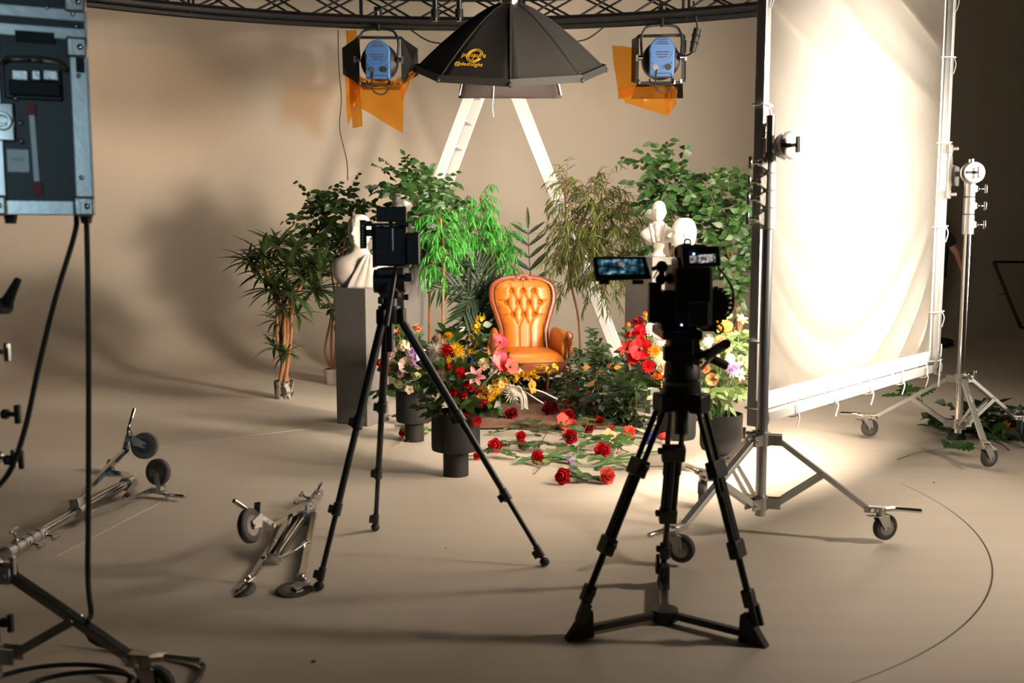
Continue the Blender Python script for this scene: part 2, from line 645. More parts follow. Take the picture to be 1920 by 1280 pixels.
# corner plates
for u, v in ((0, 0), (FW, 0), (0, FH), (FW, FH)):
    su, sv = (1 if u == 0 else -1), (1 if v == 0 else -1)
    mb = MB().prism([fp(u - .03 * su, v - .06 * sv, .027), fp(u + .10 * su, v - .03 * sv, .027), fp(u + .10 * su, v + .02 * sv, .027),
                     fp(u + .03 * su, v + .10 * sv, .027), fp(u - .03 * su, v + .10 * sv, .027)], FN * .006)
    pl = mb.build('corner_plate', MT['cast'], root, smooth=False)
    mb = MB()
    for du, dv in ((.0, -.03), (.0, .07), (.07, .0)):
        mb.cyl(fp(u + du * su, v + dv * sv, .03), fp(u + du * su, v + dv * sv, .042), .010, n=8)
    mb.build('bolt', MT['chrome'], pl)

CM, CL_ = new_mat('diffusion_cloth')[0], None
nt = CM.node_tree
N, L = nt.nodes, nt.links
out = N['Material Output']
N.remove(N['Principled BSDF'])
df = N.new('ShaderNodeBsdfDiffuse'); df.inputs['Color'].default_value = (0.80, 0.775, 0.74, 1)
tl = N.new('ShaderNodeBsdfTranslucent'); tl.inputs['Color'].default_value = (0.93, 0.90, 0.86, 1)
tp_ = N.new('ShaderNodeBsdfTransparent'); tp_.inputs['Color'].default_value = (1, .97, .93, 1)
m1 = N.new('ShaderNodeMixShader'); m1.inputs['Fac'].default_value = 0.94
m2 = N.new('ShaderNodeMixShader'); m2.inputs['Fac'].default_value = 0.15
tcn = N.new('ShaderNodeTexCoord'); nzn = N.new('ShaderNodeTexNoise'); nzn.inputs['Scale'].default_value = 9; nzn.inputs['Detail'].default_value = 8
bpn = N.new('ShaderNodeBump'); bpn.inputs['Strength'].default_value = .25; bpn.inputs['Distance'].default_value = .02
L.new(tcn.outputs['Object'], nzn.inputs['Vector']); L.new(nzn.outputs['Fac'], bpn.inputs['Height'])
L.new(bpn.outputs[0], df.inputs['Normal'])
L.new(df.outputs[0], m1.inputs[1]); L.new(tl.outputs[0], m1.inputs[2])
L.new(m1.outputs[0], m2.inputs[1]); L.new(tp_.outputs[0], m2.inputs[2])
L.new(m2.outputs[0], out.inputs['Surface'])

mb = MB()
CI = 0.055


def cloth(u, v):
    x = CI + (FW - 2 * CI) * u
    # edges scallop a little between the ties
    h = CI + (FH - 2 * CI) * v
    e = min(u, 1 - u, v, 1 - v)
    fade = min(1, e / .06)
    s = 1 - v
    # hanging swags towards the bottom, slanting pulls towards the top
    sag = (v - .02) * 7.5 - 2.6 * (u - .42) ** 2 * (1.6 if u > .42 else 2.0) * 2.0
    low = max(0, 1 - v / .40) ** 0.8
    a = .034 * low * sin(2 * pi * sag * 1.12 + .5)
    hi = max(0, min(1, (v - .60) / .16))
    q = (v - .86) * 13 + (u - .5) * 3.6
    b = .021 * hi * (sin(q * 3.2) + .5 * sin(q * 6.1 + 2))
    cr = .006 * MN.noise(V((u * 9, v * 9, 2.2))) + .0025 * MN.noise(V((u * 30, v * 30, 5)))
    return fp(x, h, -.02 + (a + b + cr) * fade - .03 * sin(pi * u) * sin(pi * v))


mb.grid(cloth, 90, 110)
cl = mb.build('cloth', CM, root, angle=180)
cl['label'] = 'white translucent diffusion cloth with soft folds'
# hems
for nm, a, b in (('hem', (CI, CI), (FW - CI, CI)), ('hem', (CI, CI), (CI, FH - CI)), ('hem', (FW - CI, CI), (FW - CI, FH - CI))):
    a3, b3 = fp(a[0], a[1], -.017), fp(b[0], b[1], -.017)
    hz = a[1] == b[1]
    MB().bar(a3 + (UP * .02 if hz else V((0, 0, 0))), b3 + (UP * .02 if hz else V((0, 0, 0))), .085 if hz else .03, .002, FN).build('hem', MT['label'], root, smooth=False)
# ties around the bars
def tie(u, v, horizontal):
    mb = MB()
    c = fp(u, v, 0)
    if horizontal:
        pts = [fp(u, v + .10, -.014), fp(u + .004, v + .045, .034), fp(u + .008, v - .03, .034), fp(u + .01, v - .034, -.03), fp(u + .004, v + .03, -.03), fp(u, v + .10, -.016)]
    else:
        sgn = 1 if u < FW / 2 else -1
        pts = [fp(u + .10 * sgn, v, -.014), fp(u + .04 * sgn, v + .004, .034), fp(u - .03 * sgn, v + .008, .034), fp(u - .034 * sgn, v + .01, -.03), fp(u + .03 * sgn, v + .004, -.03), fp(u + .10 * sgn, v, -.016)]
    mb.tube(bez(pts, 25), .0045, 6)
    mb.tube(bez([c + FN * .034, c + FN * .045 - UP * .04 + FD * .01, c + FN * .035 - UP * .10], 6), .0035, 5)
    mb.build('tie', MT['label'], root)


for t in (.40, .88, 1.38, 1.88, 2.3):
    tie(min(t, FW - .2), 0, True)
for t in (.05, .38, .95, 1.5, 2.05, 2.45):
    tie(0, t, False)
    tie(FW, t, False)
# stiff strip hanging off the low far corner
MB().bar(fp(FW + .03, .16, .03), fp(FW - .06, -.12, .05), .025, .003, FN).build('strap_end', MT['label'], root, smooth=False)


# ------------------------------------------------------------------ wheeled stands
def caster(parent, top, out_dir, wheel_dir, ground=None, down=V((0, 0, -1)), wr=.0625, lever=True):
    """top: end of the leg; out_dir: along the leg outwards; wheel_dir: rolling direction"""
    out_dir = V(out_dir).normalized()
    axle_dir = V(wheel_dir).cross(down).normalized()
    wdir = V(wheel_dir).normalized()
    stem_top = top + out_dir * .055
    hub = stem_top + down * .085 + wdir * .028
    c = MB().bar(top - out_dir * .02, stem_top + out_dir * .02, .036, .030, -down).cyl(stem_top - down * .012, stem_top + down * .03, .022, n=14).build('caster', MT['cast'], parent, bevel=.003)
    mb = MB().cyl(top - axle_dir * .028, top + axle_dir * .028, .010, n=8).cyl(top + out_dir * .03 - axle_dir * .022, top + out_dir * .03 + axle_dir * .022, .008, n=8)
    mb.build('bolt', MT['chrome'], c)
    mb = MB()
    for s in (-1, 1):
        o = axle_dir * (.021 * s)
        f0 = stem_top + down * .028
        mb.prism([f0 - wdir * .03 + o, f0 + wdir * .032 + o, hub + wdir * .016 + o, hub - down * -.0 - wdir * .016 + o + down * .012], axle_dir * .004 * s)
    mb.bar(stem_top + down * .028 - wdir * .03, stem_top + down * .028 + wdir * .034, .046, .006, -down)
    mb.build('fork', MT['cast'], c, smooth=False)
    wh = MB()
    pr = [(wr * .62, -.016), (wr * .9, -.0165), (wr, -.010), (wr, .010), (wr * .9, .0165), (wr * .62, .016)]
    wh.lathe(pr, hub, axle_dir, 28)
    wh.build('wheel', MT['tyre'], c)
    MB().lathe([(wr * .12, -.0175), (wr * .60, -.0165), (wr * .64, 0), (wr * .60, .0165), (wr * .12, .0175)], hub, axle_dir, 20).cyl(hub - axle_dir * .026, hub + axle_dir * .026, .007, n=8).build('wheel_hub', MT['steel'], c)
    if lever:
        a = stem_top + out_dir * .02 - down * .004
        mb = MB().bar(a, a + out_dir * .045 - down * .006, .040, .014, -down)
        mb.cyl(a + out_dir * .04 - down * .006, a + out_dir * .16 - down * .002, .011, n=10)
        mb.build('brake_lever', MT['chrome'], c, bevel=.002)
        mb = MB().bar(stem_top + down * .03 - wdir * .02, stem_top + down * .022 - wdir * .075, .03, .004, -down)
        mb.build('brake_pedal', MT['chrome'], c, smooth=False)
    return c


def knob(parent, at, d, mat_='chrome', L_=.045, up=(0, 0, 1)):
    """T-handled screw"""
    at, d = V(at), V(d).normalized()
    x, y, _ = frame_of(d, up)
    mb = MB().cyl(at - d * .01, at + d * L_, .008, n=8).cyl(at - d * .005, at + d * .012, .016, n=10)
    mb.box(at + d * (L_ + .008), (.016, .058, .016), (x, y, d))
    return mb.build('knob', MT[mat_], parent, bevel=.003)


def wheeled_stand(name, label, base, axis, hub_hi, hub_lo, ends, cols, metal='alu', down=None, wheel_dirs=None, group=None,
                  mid=.5, knob_dir=None, ground=True, tubes='alu', wr=.0625, levers=None):
    """base: foot of the column axis; axis: unit vector up the column; hub heights along the axis; ends: leg ends (world);
    cols: list of (h0, h1, radius, material, knob?) along the axis"""
    axis = V(axis).normalized()
    base = V(base)
    root = thing(name, label, 'light stand', base, group)
    down = -axis if down is None else down
    kd = V(knob_dir) if knob_dir is not None else frame_of(axis)[0]
    kd = (kd - axis * kd.dot(axis)).normalized()
    for h0, h1, r, m_, kn in cols:
        if kn:
            co = MB().lathe([(r * .9, 0), (r * 1.12, .004), (r * 1.12, h1 - h0 - .004), (r * .9, h1 - h0)], base + axis * h0, axis, 18)
            tpz = base + axis * ((h0 + h1) / 2)
            co.prism([tpz - axis * .03 + kd * r * .9, tpz - axis * .016 + kd * (r + .02), tpz + axis * .016 + kd * (r + .02), tpz + axis * .03 + kd * r * .9],
                     axis.cross(kd) * .026)
            c = co.build('collar', MT[m_], root)
            knob(c, tpz + kd * (r + .02) + axis.cross(kd) * .013, kd, up=axis)
        else:
            MB().cyl(base + axis * h0, base + axis * h1, r, n=20).build('column_tube', MT[m_], root)
    r0 = cols[0][2]
    hh, hl = base + axis * hub_hi, base + axis * hub_lo
    hm = MB().cyl(hh - axis * .03, hh + axis * .035, r0 + .014, n=18)
    lm = MB().cyl(hl - axis * .035, hl + axis * .03, r0 + .012, n=18)
    for e in ends:
        d = V(e) - base
        d = (d - axis * d.dot(axis)).normalized()
        for q, mm in ((hh, hm), (hl, lm)):
            sd = axis.cross(d)
            mm.box(q + d * (r0 + .03) + sd * .022, (.075, .008, .05), (d, sd, axis))
            mm.box(q + d * (r0 + .03) - sd * .022, (.075, .008, .05), (d, sd, axis))
            mm.cyl(q + d * (r0 + .05) - sd * .032, q + d * (r0 + .05) + sd * .032, .009, n=8)
    hm.build('upper_hub', MT['cast'], root)
    lm.build('lower_hub', MT['cast'], root)
    knob(root, hh + kd * (r0 + .012) + axis * .03, kd, up=axis)
    for i, e in enumerate(ends):
        e = V(e)
        d = e - base
        d = (d - axis * d.dot(axis)).normalized()
        sd = axis.cross(d)
        a = hh + d * (r0 + .05)
        leg = MB().bar(a, e, .034, .026, axis).build('leg', MT[tubes], root, smooth=False, bevel=.003)
        mpt = a.lerp(e, mid)
        b0 = hl + d * (r0 + .05)
        br = MB()
        for s in (-1, 1):
            br.bar(b0 + sd * (.021 * s), mpt + sd * (.021 * s), .005, .028, axis)
        br.cyl(mpt - sd * .028, mpt + sd * .028, .008, n=8)
        br.build('brace', MT[tubes], root, smooth=False)
        wd = wheel_dirs[i] if wheel_dirs else d
        caster(root, e, (e - a).normalized() if down is not None and not ground else d, wd, down=down if not isinstance(down, list) else down[i], wr=wr)
    return root


def ends_from(pts, base, wr=.0625, z=.165, cut=.085, wd=None):
    out = []
    for i, (px, py) in enumerate(pts):
        g = G(px, py)
        d = V((g.x - base.x, g.y - base.y, 0)).normalized()
        w_ = V(wd[i]).normalized() if wd else d
        e = V((g.x, g.y, z)) - w_ * .028 - d * .055
        out.append(e)
    return out


# near stand holding the frame
WD1 = [V((-.3, -1, 0)), V((.9, -.45, 0)), V((1, .35, 0))]
B1 = G(1424, 1003)
E1 = ends_from([(1316, 951), (1277, 1061), (1658, 1018)], B1, wd=WD1)
zt1 = P(1440, 250, B1.y).z
s1 = wheeled_stand('wheeled_light_stand', 'chrome wheeled stand gripping the near edge of the white cloth frame', B1, (0, 0, 1), .475, .165, E1,
                   [(.10, 1.50, .0255, 'darksteel', False), (1.475, 1.575, .033, 'cast', True), (1.575, 1.655, .031, 'cast', True),
                    (1.655, 1.735, .029, 'cast', True), (1.735, 1.83, .026, 'cast', True), (1.83, 2.0, .020, 'chrome', False)],
                   wheel_dirs=WD1, knob_dir=(-1, -.1, 0), tubes='alu')


def grip_head(root, c, face, d_arm, r=.062):
    """two thick slotted discs clamped together"""
    face = V(face).normalized()
    g = MB()
    for s in (-1, 1):
        o = c + face * (.014 * s)
        g.lathe([(.012, 0), (r, 0), (r + .003, .006), (r, .020), (r * .8, .024), (.012, .024)], o if s > 0 else o, face * s, 28)
    h = g.build('grip_head', MT['cast'], root)
    x, y, _ = frame_of(face)
    MB().bar(c + face * .040 + x * (r * .2), c + face * .040 + x * (r * .95), .018, .006, face).build('slot', MT['groove'], h, smooth=False)
    MB().cyl(c - face * .06, c + face * .075, .010, n=10).box(c + face * .08, (.02, .075, .018), (x, y, face)).build('handle', MT['chrome'], h, bevel=.003)
    MB().bar(c, V(d_arm), .03, .03).build('grip_arm', MT['alu'], h, smooth=False, bevel=.003)
    return h


gz = P(1455, 275, B1.y).z
gc = V((B1.x + .075, B1.y - .045, gz))
grip_head(s1, gc, (.25, -.97, 0), V((B1.x, B1.y, gz)))
clampz = gz
mb = MB()
for dz in (-.10, .07):
    mb.box(fp(0, gz - fz + dz, .03), (.075, .03, .055), (FD, FN, UP))
    mb.cyl(fp(-.02, gz - fz + dz, .04), fp(-.02, gz - fz + dz, .075), .012, n=10)
mb.box(fp(0, gz - fz - .015, .036), (.05, .012, .26), (FD, FN, UP))
mb.bar(fp(0, gz - fz, .045), V((B1.x, B1.y, gz)), .035, .035)
mb.build('frame_clamp', MT['cast'], s1, smooth=False, bevel=.003)

# far stand holding the frame
WD2 = [V((1, .2, 0)), V((.75, .3, 0)), V((-.6, -1, 0))]
B2 = G(1795, 838)
E2 = ends_from([(1630, 822), (1854, 880), (1912, 826)], B2, wd=WD2)
s2 = wheeled_stand('wheeled_light_stand', 'chrome wheeled stand holding the far edge of the white cloth frame', B2, (0, 0, 1), .475, .165, E2,
                   [(.10, 1.46, .0255, 'chrome', False), (1.45, 1.585, .034, 'cast', True), (1.585, 1.70, .033, 'cast', True),
                    (1.70, 1.81, .032, 'cast', True), (1.81, 1.95, .020, 'chrome', False)],
                   wheel_dirs=WD2, knob_dir=(1, -.15, 0), tubes='alu')
gz = P(1790, 325, B2.y).z
grip_head(s2, V((B2.x - .02, B2.y - .07, gz)), (.1, -1, 0), V((B2.x, B2.y, gz)), .068)
mb = MB()
for dz in (-.14, .16):
    mb.box(fp(FW, gz - fz + dz, .03), (.075, .03, .055), (FD, FN, UP))
    mb.cyl(fp(FW + .03, gz - fz + dz, .04), fp(FW + .03, gz - fz + dz, .08), .012, n=10)
q = gz - fz
mb.prism([fp(FW - .02, q - .17, .028), fp(FW + .03, q - .17, .028), fp(FW + .05, q - .08, .028), fp(FW + .20, q - .08, .028), fp(FW + .20, q + .05, .028), fp(FW + .06, q + .06, .028), fp(FW + .03, q + .19, .028), fp(FW - .02, q + .19, .028)], FN * .012)
mb.bar(fp(FW + .15, q, .03), V((B2.x, B2.y, gz)), .035, .035)
mb.build('frame_clamp', MT['cast'], s2, smooth=False, bevel=.003)
lg = (B2 + UP * .475).lerp(E2[1], .30)
MB().bar(lg + V((-.002, -.02, .03)), (B2 + UP * .475).lerp(E2[1], .46) + V((-.002, -.02, .03)), .012, .003, (0, -1, .5)).build('sticker', MT['label'], s2, smooth=False)

# near stand at the left edge, carrying the flight case
B3 = P(-22, 1100, 3.02); B3.z = 0
E3 = [V((-1.17, 2.93, .165)), V((-2.05, 3.42, .165)), V((-1.95, 2.50, .165))]
s3 = wheeled_stand('wheeled_light_stand', 'dark wheeled stand under the flight case with coiled cable at its feet', B3, (0, 0, 1), .40, .14, E3,
                   [(.06, .74, .027, 'darksteel', False), (.70, .83, .034, 'steel', True), (.83, 1.06, .023, 'darksteel', False),
                    (1.04, 1.15, .030, 'steel', True), (1.15, 1.95, .018, 'chrome', False)], tubes='steel', knob_dir=(1, -.2, 0), mid=.55)
knob(s3, P(8, 776, 3.0), (1, -.1, 0), 'plastic', .035)
knob(s3, P(12, 862, 3.0), (1, .1, 0), 'plastic', .035)
knob(s3, P(6, 1166, 3.0), (1, -.3, 0), 'plastic', .02)
mb = MB().tube([P(-4, 574, 2.98), P(14, 566, 2.97), P(22, 548, 2.96), P(34, 524, 2.95)], [.020, .020, .015, .011], 10)
mb.cyl(P(-14, 574, 3.0), P(12, 574, 2.96), .024, n=14)
mb.build('lock_lever', MT['plastic'], s3)

# flight case
CY = 2.92
c0, c1 = P(-18, 404, CY), P(176, 404, CY)
cw = (c1.x - c0.x) * .90
cz, chh, cd = c0.z, .66, .30
co = V((c0.x, CY, cz))
root = thing('flight_case', 'dark flight case with silver edges and a drop handle raised on the stand', 'case', c1)


CAX = M.Rotation(radians(24), 3, 'Z')
CX, CYd = CAX @ V((1, 0, 0)), CAX @ V((0, 1, 0))
CA = (CX, CYd, UP)
cpiv = V(c1)


def cp(x, z, y=0.0):
    return cpiv + CX * (x - cw) + CYd * y + UP * z


bd = MB().box(cp(cw / 2, chh / 2, cd / 2), (cw - .01, cd - .01, chh - .01), CA).build('body', MT['casepanel'], root, smooth=False)
s_ = cw / 194.0


def cpx(px, py, y=0.0):
    o_ = V((0, 0, CAM_H))
    d_ = P(px, py, 1.0) - o_
    return o_ + d_ * ((cpiv - o_).dot(CYd) / d_.dot(CYd)) + CYd * y


E = .046
lidz = cpx(0, 66).z - cz
for nm, x0, x1, z0, z1 in (('edge_rail', cw - E, cw, .0, lidz), ('edge_rail', 0, E, 0, lidz), ('edge_rail', 0, cw, 0, .042),
                           ('lid_rail', 0, cw, lidz, lidz + .034), ('lid_rail', 0, cw, lidz + .052, lidz + .085), ('edge_rail', cw - E, cw, lidz + .085, chh), ('edge_rail', 0, E, lidz + .085, chh)):
    m_ = MB().box(cp((x0 + x1) / 2, (z0 + z1) / 2, -.002), (x1 - x0, .012, z1 - z0), CA).build(nm, MT['alu'], root, smooth=False, bevel=.003)
for x0, x1, z0, z1, yy in ((cw - .001, cw + .004, 0, chh, cd / 2),):
    MB().box(cp(cw, chh / 2, .02), (.008, .05, chh), CA).build('edge_rail', MT['alu'], root, smooth=False, bevel=.002)
    MB().box(cp(cw, chh / 2, cd - .02), (.008, .05, chh), CA).build('edge_rail', MT['alu'], root, smooth=False, bevel=.002)
mb = MB()
for x in (.018, cw - .026):
    for z in (.026, lidz - .02, lidz + .105):
        c = MB().box(cp(x, z, -.010), (.058, .018, .058), CA).build('corner_bracket', MT['cast'], root, bevel=.008)
        MB().sph(cp(x + .008, z, -.020), (.009, .004, .009), 10, 6).build('rivet', MT['chrome'], c)
for px, py in ((152, 333), (147, 143), (87, 15), (28, 185), (38, 230), (39, 265), (136, 27), (142, 50)):
    MB().sph(cpx(px, py, -.010), (.007, .004, .007), 10, 6).build('rivet', MT['chrome'], root)
for px in (18, 162):
    MB().lathe([(.014, -.022), (.018, 0), (.018, .006)], cpx(px, 404, .05) + V((0, 0, 0)), (0, 0, 1), 14).build('rubber_foot', MT['rubber'], root)
# recessed handle
h0, h1 = cpx(5, 108), cpx(118, 190)
hp = MB().box((h0 + h1) / 2 - CYd * .004, ((h1 - h0).dot(CX), .010, h0.z - h1.z), CA).build('handle_dish', MT['plastic'], root, bevel=.004)
MB().tube(bez([cpx(4, 120, -.015), cpx(22, 112, -.03), cpx(100, 116, -.03), cpx(124, 132, -.015)], 16), .008, 8).build('handle_bar', MT['chrome'], hp)
for a, b in ((22, 54), (59, 77), (80, 110)):
    MB().box((cpx(a, 134, -.018) + cpx(b, 153, -.018)) / 2, (abs((cpx(b, 140) - cpx(a, 140)).dot(CX)), .022, .030), CA).build('hinge_block', MT['cast'], hp, bevel=.004)
MB().box((cpx(20, 155, -.02) + cpx(110, 180, -.02)) / 2, (.13, .02, .042), CA).build('grip', MT['rubber'], hp, bevel=.006)
# butterfly latch
la = MB().box((cpx(-8, 196, -.01) + cpx(25, 262, -.01)) / 2, (.05, .012, .105), CA).build('latch', MT['chrome'], root, bevel=.004)
MB().torus(cpx(4, 228, -.024), CYd, .02, .006, 20, 6).box(cpx(4, 228, -.026), (.03, .008, .012), CA).build('latch_ring', MT['cast'], la)
MB().box((cpx(33, 60, -.006) + cpx(98, 80, -.006)) / 2, (.10, .006, .030), CA).build('rubber_pad', MT['rubber'], root, smooth=False)
MB().box((cpx(143, 102, -.009) + cpx(157, 136, -.009)) / 2, (.022, .006, .054), CA).build('rubber_pad', MT['rubber'], root, smooth=False)
lb = MB().box((cpx(15, 281, -.004) + cpx(53, 322, -.004)) / 2, (.056, .004, .064), CA).build('paper_label', MT['label'], root, bevel=.002)
MB().bar(cpx(58, 195, -.002), cpx(71, 365, -.002), .014, .003, -CYd).build('tape_strip', MT['label'], root, smooth=False)
MB().bar(cpx(57, 193, -.0025), cpx(58.5, 216, -.0025), .024, .0035, -CYd).build('red_tape', MT['redtape'], root, smooth=False)
MB().bar(cpx(69.5, 340, -.0025), cpx(71.5, 366, -.0025), .024, .0035, -CYd).build('red_tape', MT['redtape'], root, smooth=False)


def text(body, name, m, parent, mw, size, extrude=.0006, align='CENTER'):
    c = bpy.data.curves.new(name, 'FONT')
    c.body = body
    c.size = size
    c.extrude = extrude
    c.align_x = align
    c.align_y = 'CENTER'
    c.materials.append(m)
    o = bpy.data.objects.new(name, c)
    COL.objects.link(o)
    if parent is not None:
        o.parent = parent
        mw = M.Translation(-origin(parent)) @ mw
    o.matrix_basis = mw
    bpy.context.view_layer.update()
    me = bpy.data.meshes.new_from_object(o.evaluated_get(bpy.context.evaluated_depsgraph_get()))
    o2 = bpy.data.objects.new(name, me)
    COL.objects.link(o2)
    o2.parent = parent
    o2.matrix_basis = mw
    bpy.data.objects.remove(o)
    return o2


# clamp arms from the stand column to the side of the case
mb = MB()
for z_ in (.12, .34):
    mb.bar(V((B3.x, B3.y, cz + z_)), cp(.02, z_, .10), .04, .03).cyl(V((B3.x, B3.y, cz + z_ - .03)), V((B3.x, B3.y, cz + z_ + .03)), .032, n=14)
mb.build('case_clamp', MT['black'], s3, smooth=False)

text('EASS', 'lettering', MT['ink'], lb, M.Translation(cpx(34, 299, -.0065)) @ M.Rotation(radians(24), 4, 'Z') @ M.Rotation(pi / 2, 4, 'X'), .013)

# cables from the case
pts = [cpx(144, 402, .08), cpx(140, 440, .03), cpx(104, 560, -.01), cpx(72, 690, 0), cpx(48, 800, 0), cpx(20, 880, 0), P(-20, 930, CY)]
tag(MB().tube(bez(pts, 40), .0078, 8).build('power_cable', MT['cable']), 'black cable swinging from the case over to its stand', 'cable')
pts = [cpx(161, 402, .08), cpx(163, 440, .0), cpx(166, 640, 0), cpx(166, 900, 0), cpx(165, 1080, 0), cpx(171, 1150, 0)]
g0 = G(168, 1215); g0.z = .012
pts += [V((g0.x, g0.y, .10)), V((g0.x + .03, g0.y + .0, .014))]
for t in range(0, 36):
    a = .9 + t * .42
    rr = .30 + .07 * sin(a * .37 + 1) - .004 * t
    cc = V((-1.36 - .05 * sin(a * .21), 3.06 + .05 * cos(a * .3), .012 + .0008 * t))
    pts.append(cc + V((sin(a) * rr * .98, cos(a) * rr * .62, 0)))
tag(MB().tube(bez(pts, 220), .0078, 8).build('power_cable', MT['cable']), 'black cable hanging straight from the case into a coil on the floor', 'cable')


# ------------------------------------------------------------------ folded stands lying on the floor
def folded(label, top, base, ends, dirs, wdirs, hub_t, knob_dir, downs):
    top, base = V(top), V(base)
    ax = (top - base).normalized()
    Lx = (top - base).length
    root = thing('folded_light_stand', label, 'light stand', base)
    r0 = .024
    hub = base + ax * (Lx * hub_t)
    MB().cyl(base, top - ax * .12, r0, n=18).build('column_tube', MT['chrome'], root)
    for i in range(5):
        a = top - ax * (.02 + .062 * i)
        c = MB().lathe([(r0 * .8, 0), (r0 * 1.25, .006), (r0 * 1.25, .05), (r0 * .9, .056)], a - ax * .056, ax, 18).build('collar', MT['cast'], root)
        kd = V(knob_dir) if i % 2 == 0 else -V(knob_dir) * .3 + V((0, 0, 1))
        kd = (kd - ax * kd.dot(ax)).normalized()
        if i in (1, 2, 4):
            knob(c, a - ax * .028 + kd * r0, kd, up=ax)
    MB().cyl(hub - ax * .035, hub + ax * .035, r0 + .016, n=18).build('upper_hub', MT['cast'], root)
    MB().cyl(base - ax * .01, base + ax * .05, r0 + .014, n=18).build('lower_hub', MT['cast'], root)
    lo = base + ax * .02
    for e, od, wd, dn in zip(ends, dirs, wdirs, downs):
        e = V(e)
        d = (e - base)
        d = (d - ax * d.dot(ax)).normalized()
        sd = ax.cross(d)
        a = hub + d * (r0 + .03)
        MB().bar(a, e, .034, .026, ax).build('leg', MT['chrome'], root, smooth=False, bevel=.003)
        b0 = lo + d * (r0 + .02)
        m_ = a.lerp(e, .52)
        mb = MB()
        for s in (-1, 1):
            mb.bar(b0 + sd * .021 * s, m_ + sd * .021 * s, .005, .026, ax)
        mb.cyl(m_ - sd * .028, m_ + sd * .028, .008, n=8).build('brace', MT['chrome'], root, smooth=False)
        MB().box(hub + d * (r0 + .02), (.05, .05, .05), (d, sd, ax)).build('hinge', MT['cast'], root, smooth=False, bevel=.004)
        caster(root, e, V(od).normalized(), V(wd).normalized(), down=V(dn).normalized(), wr=.074)
    return root


e1, e2, e3 = P(505, 985, 4.24), P(470, 1090, 4.07), P(565, 1085, 4.06)
folded('folded chrome stand lying with its three wheels beside the tripod foot', P(600, 922, 5.38), P(508, 1060, 4.28),
       [e1, e2, e3], [P(476, 965, 4.18) - e1, P(415, 1130, 3.90) - e2, P(603, 1130, 3.88) - e3],
       [(.1, -.35, -1), (.9, .1, .45), (-1, .2, .1)], .62, (-1, 0, .6), [(-.35, -.9, .3), (-.2, -1, -.15), (-.1, -1, -.1)])
e1, e2, e3 = P(236, 842, 5.45), P(285, 918, 5.42), P(205, 915, 5.85)
folded('folded chrome stand lying behind the hanging cable with one wheel raised', G(6, 1066) + UP * .06, P(243, 903, 5.42),
       [e1, e2, e3], [P(246, 800, 5.5) - e1, P(330, 926, 5.35) - e2, P(215, 900, 6.0) - e3],
       [(.25, -.2, -1), (-.5, .2, .6), (0, .2, 1)], .46, (.3, -1, -.1), [(1, .1, -.1), (.1, .1, 1), (-.4, .8, .5)])


# ------------------------------------------------------------------ camera on the slim tripod
TY = 4.42
apex = P(730, 592, TY)
feet = [G(598, 1107), G(704, 995), G(1021, 1061)]
root = thing('camera_tripod', 'slim black photo tripod with spread legs and rubber feet', 'tripod', V((apex.x, apex.y, 0)))
for i, f_ in enumerate(feet):
    d = V((f_.x - apex.x, f_.y - apex.y, 0)).normalized()
    a = apex + d * .045
    f3 = f_ + V((0, 0, .025))
    leg = MB().cyl(a, a.lerp(f3, .42), .0190, n=12).build('leg', MT['black'], root)
    MB().cyl(a.lerp(f3, .40), a.lerp(f3, .74), .0150, n=12).build('leg_section', MT['black'], leg)
    MB().cyl(a.lerp(f3, .72), a.lerp(f3, .985), .0115, n=12).build('leg_section', MT['black'], leg)
    dd = (f3 - a).normalized()
    sd = dd.cross(V((0, -1, 0))).normalized()
    for t, r in ((.415, .024), (.735, .020), (.965, .016)):
        q = a.lerp(f3, t)
        MB().cyl(q - dd * .03, q + dd * .025, r, n=12).box(q + sd * r + V((0, -.004, 0)), (.030, .024, .034), (sd, dd.cross(sd), dd)).build('leg_lock', MT['plastic'], leg, bevel=.003)
    MB().sph(f_ + V((0, 0, .02)), (.022, .022, .02), 12, 8).cyl(f_ + V((0, 0, .02)), f_ + V((0, 0, .02)) - dd * .06, .008, n=8).build('foot', MT['rubber'], leg)
    MB().box(a + V((0, 0, .0)), (.06, .045, .07), (d, UP.cross(d), UP)).build('hinge', MT['black'], root, bevel=.008)
MB().cyl(apex - UP * .03, apex + UP * .045, .05, n=18).cyl(apex - UP * .16, apex, .017, n=12).build('crown', MT['black'], root)
MB().cyl(apex + UP * .04, apex + UP * .10, .036, n=18).build('bowl', MT['black'], root)
MB().tube([apex + V((.05, -.06, .28)), apex + V((.03, -.12, .13)), apex + V((.005, -.16, -.03))], [.010, .010, .013], 10).build('pan_handle', MT['plastic'], root)


def bx(a, b, y, dy, name, parent, m='plastic', bev=.006, off=0.0):
    """box given by two photo corners at its front face, y ahead"""
    p0, p1 = P(a[0], a[1], y), P(b[0], b[1], y)
    c = (p0 + p1) / 2
    return MB().box(c + V((0, dy / 2, 0)), (abs(p1.x - p0.x), dy, abs(p1.z - p0.z))).build(name, MT[m], parent, bevel=bev, smooth=False)


root = thing('fluid_head', 'black fluid pan head on the slim tripod', 'tripod head', apex + UP * .10)
bx((712, 546), (748, 560), TY - .05, .10, 'base', root)
MB().lathe([(.045, 0), (.058, .015), (.055, .05), (.045, .07)], P(730, 552, TY), (0, 0, 1), 20).build('pan_housing', MT['plastic'], root)
MB().cyl(P(702, 527, TY), P(760, 527, TY), .052, n=22).build('tilt_drum', MT['plastic'], root)
bx((706, 503), (757, 516), TY - .10, .22, 'plate', root, 'dark')
bx((708, 556), (718, 570), TY - .07, .03, 'drag_knob', root)
bx((757, 512), (773, 528), TY - .05, .03, 'plate_lock', root)
MB().cyl(P(757, 557, TY - .02), P(766, 557, TY - .02), .014, n=10).build('tilt_knob', MT['plastic'], root)

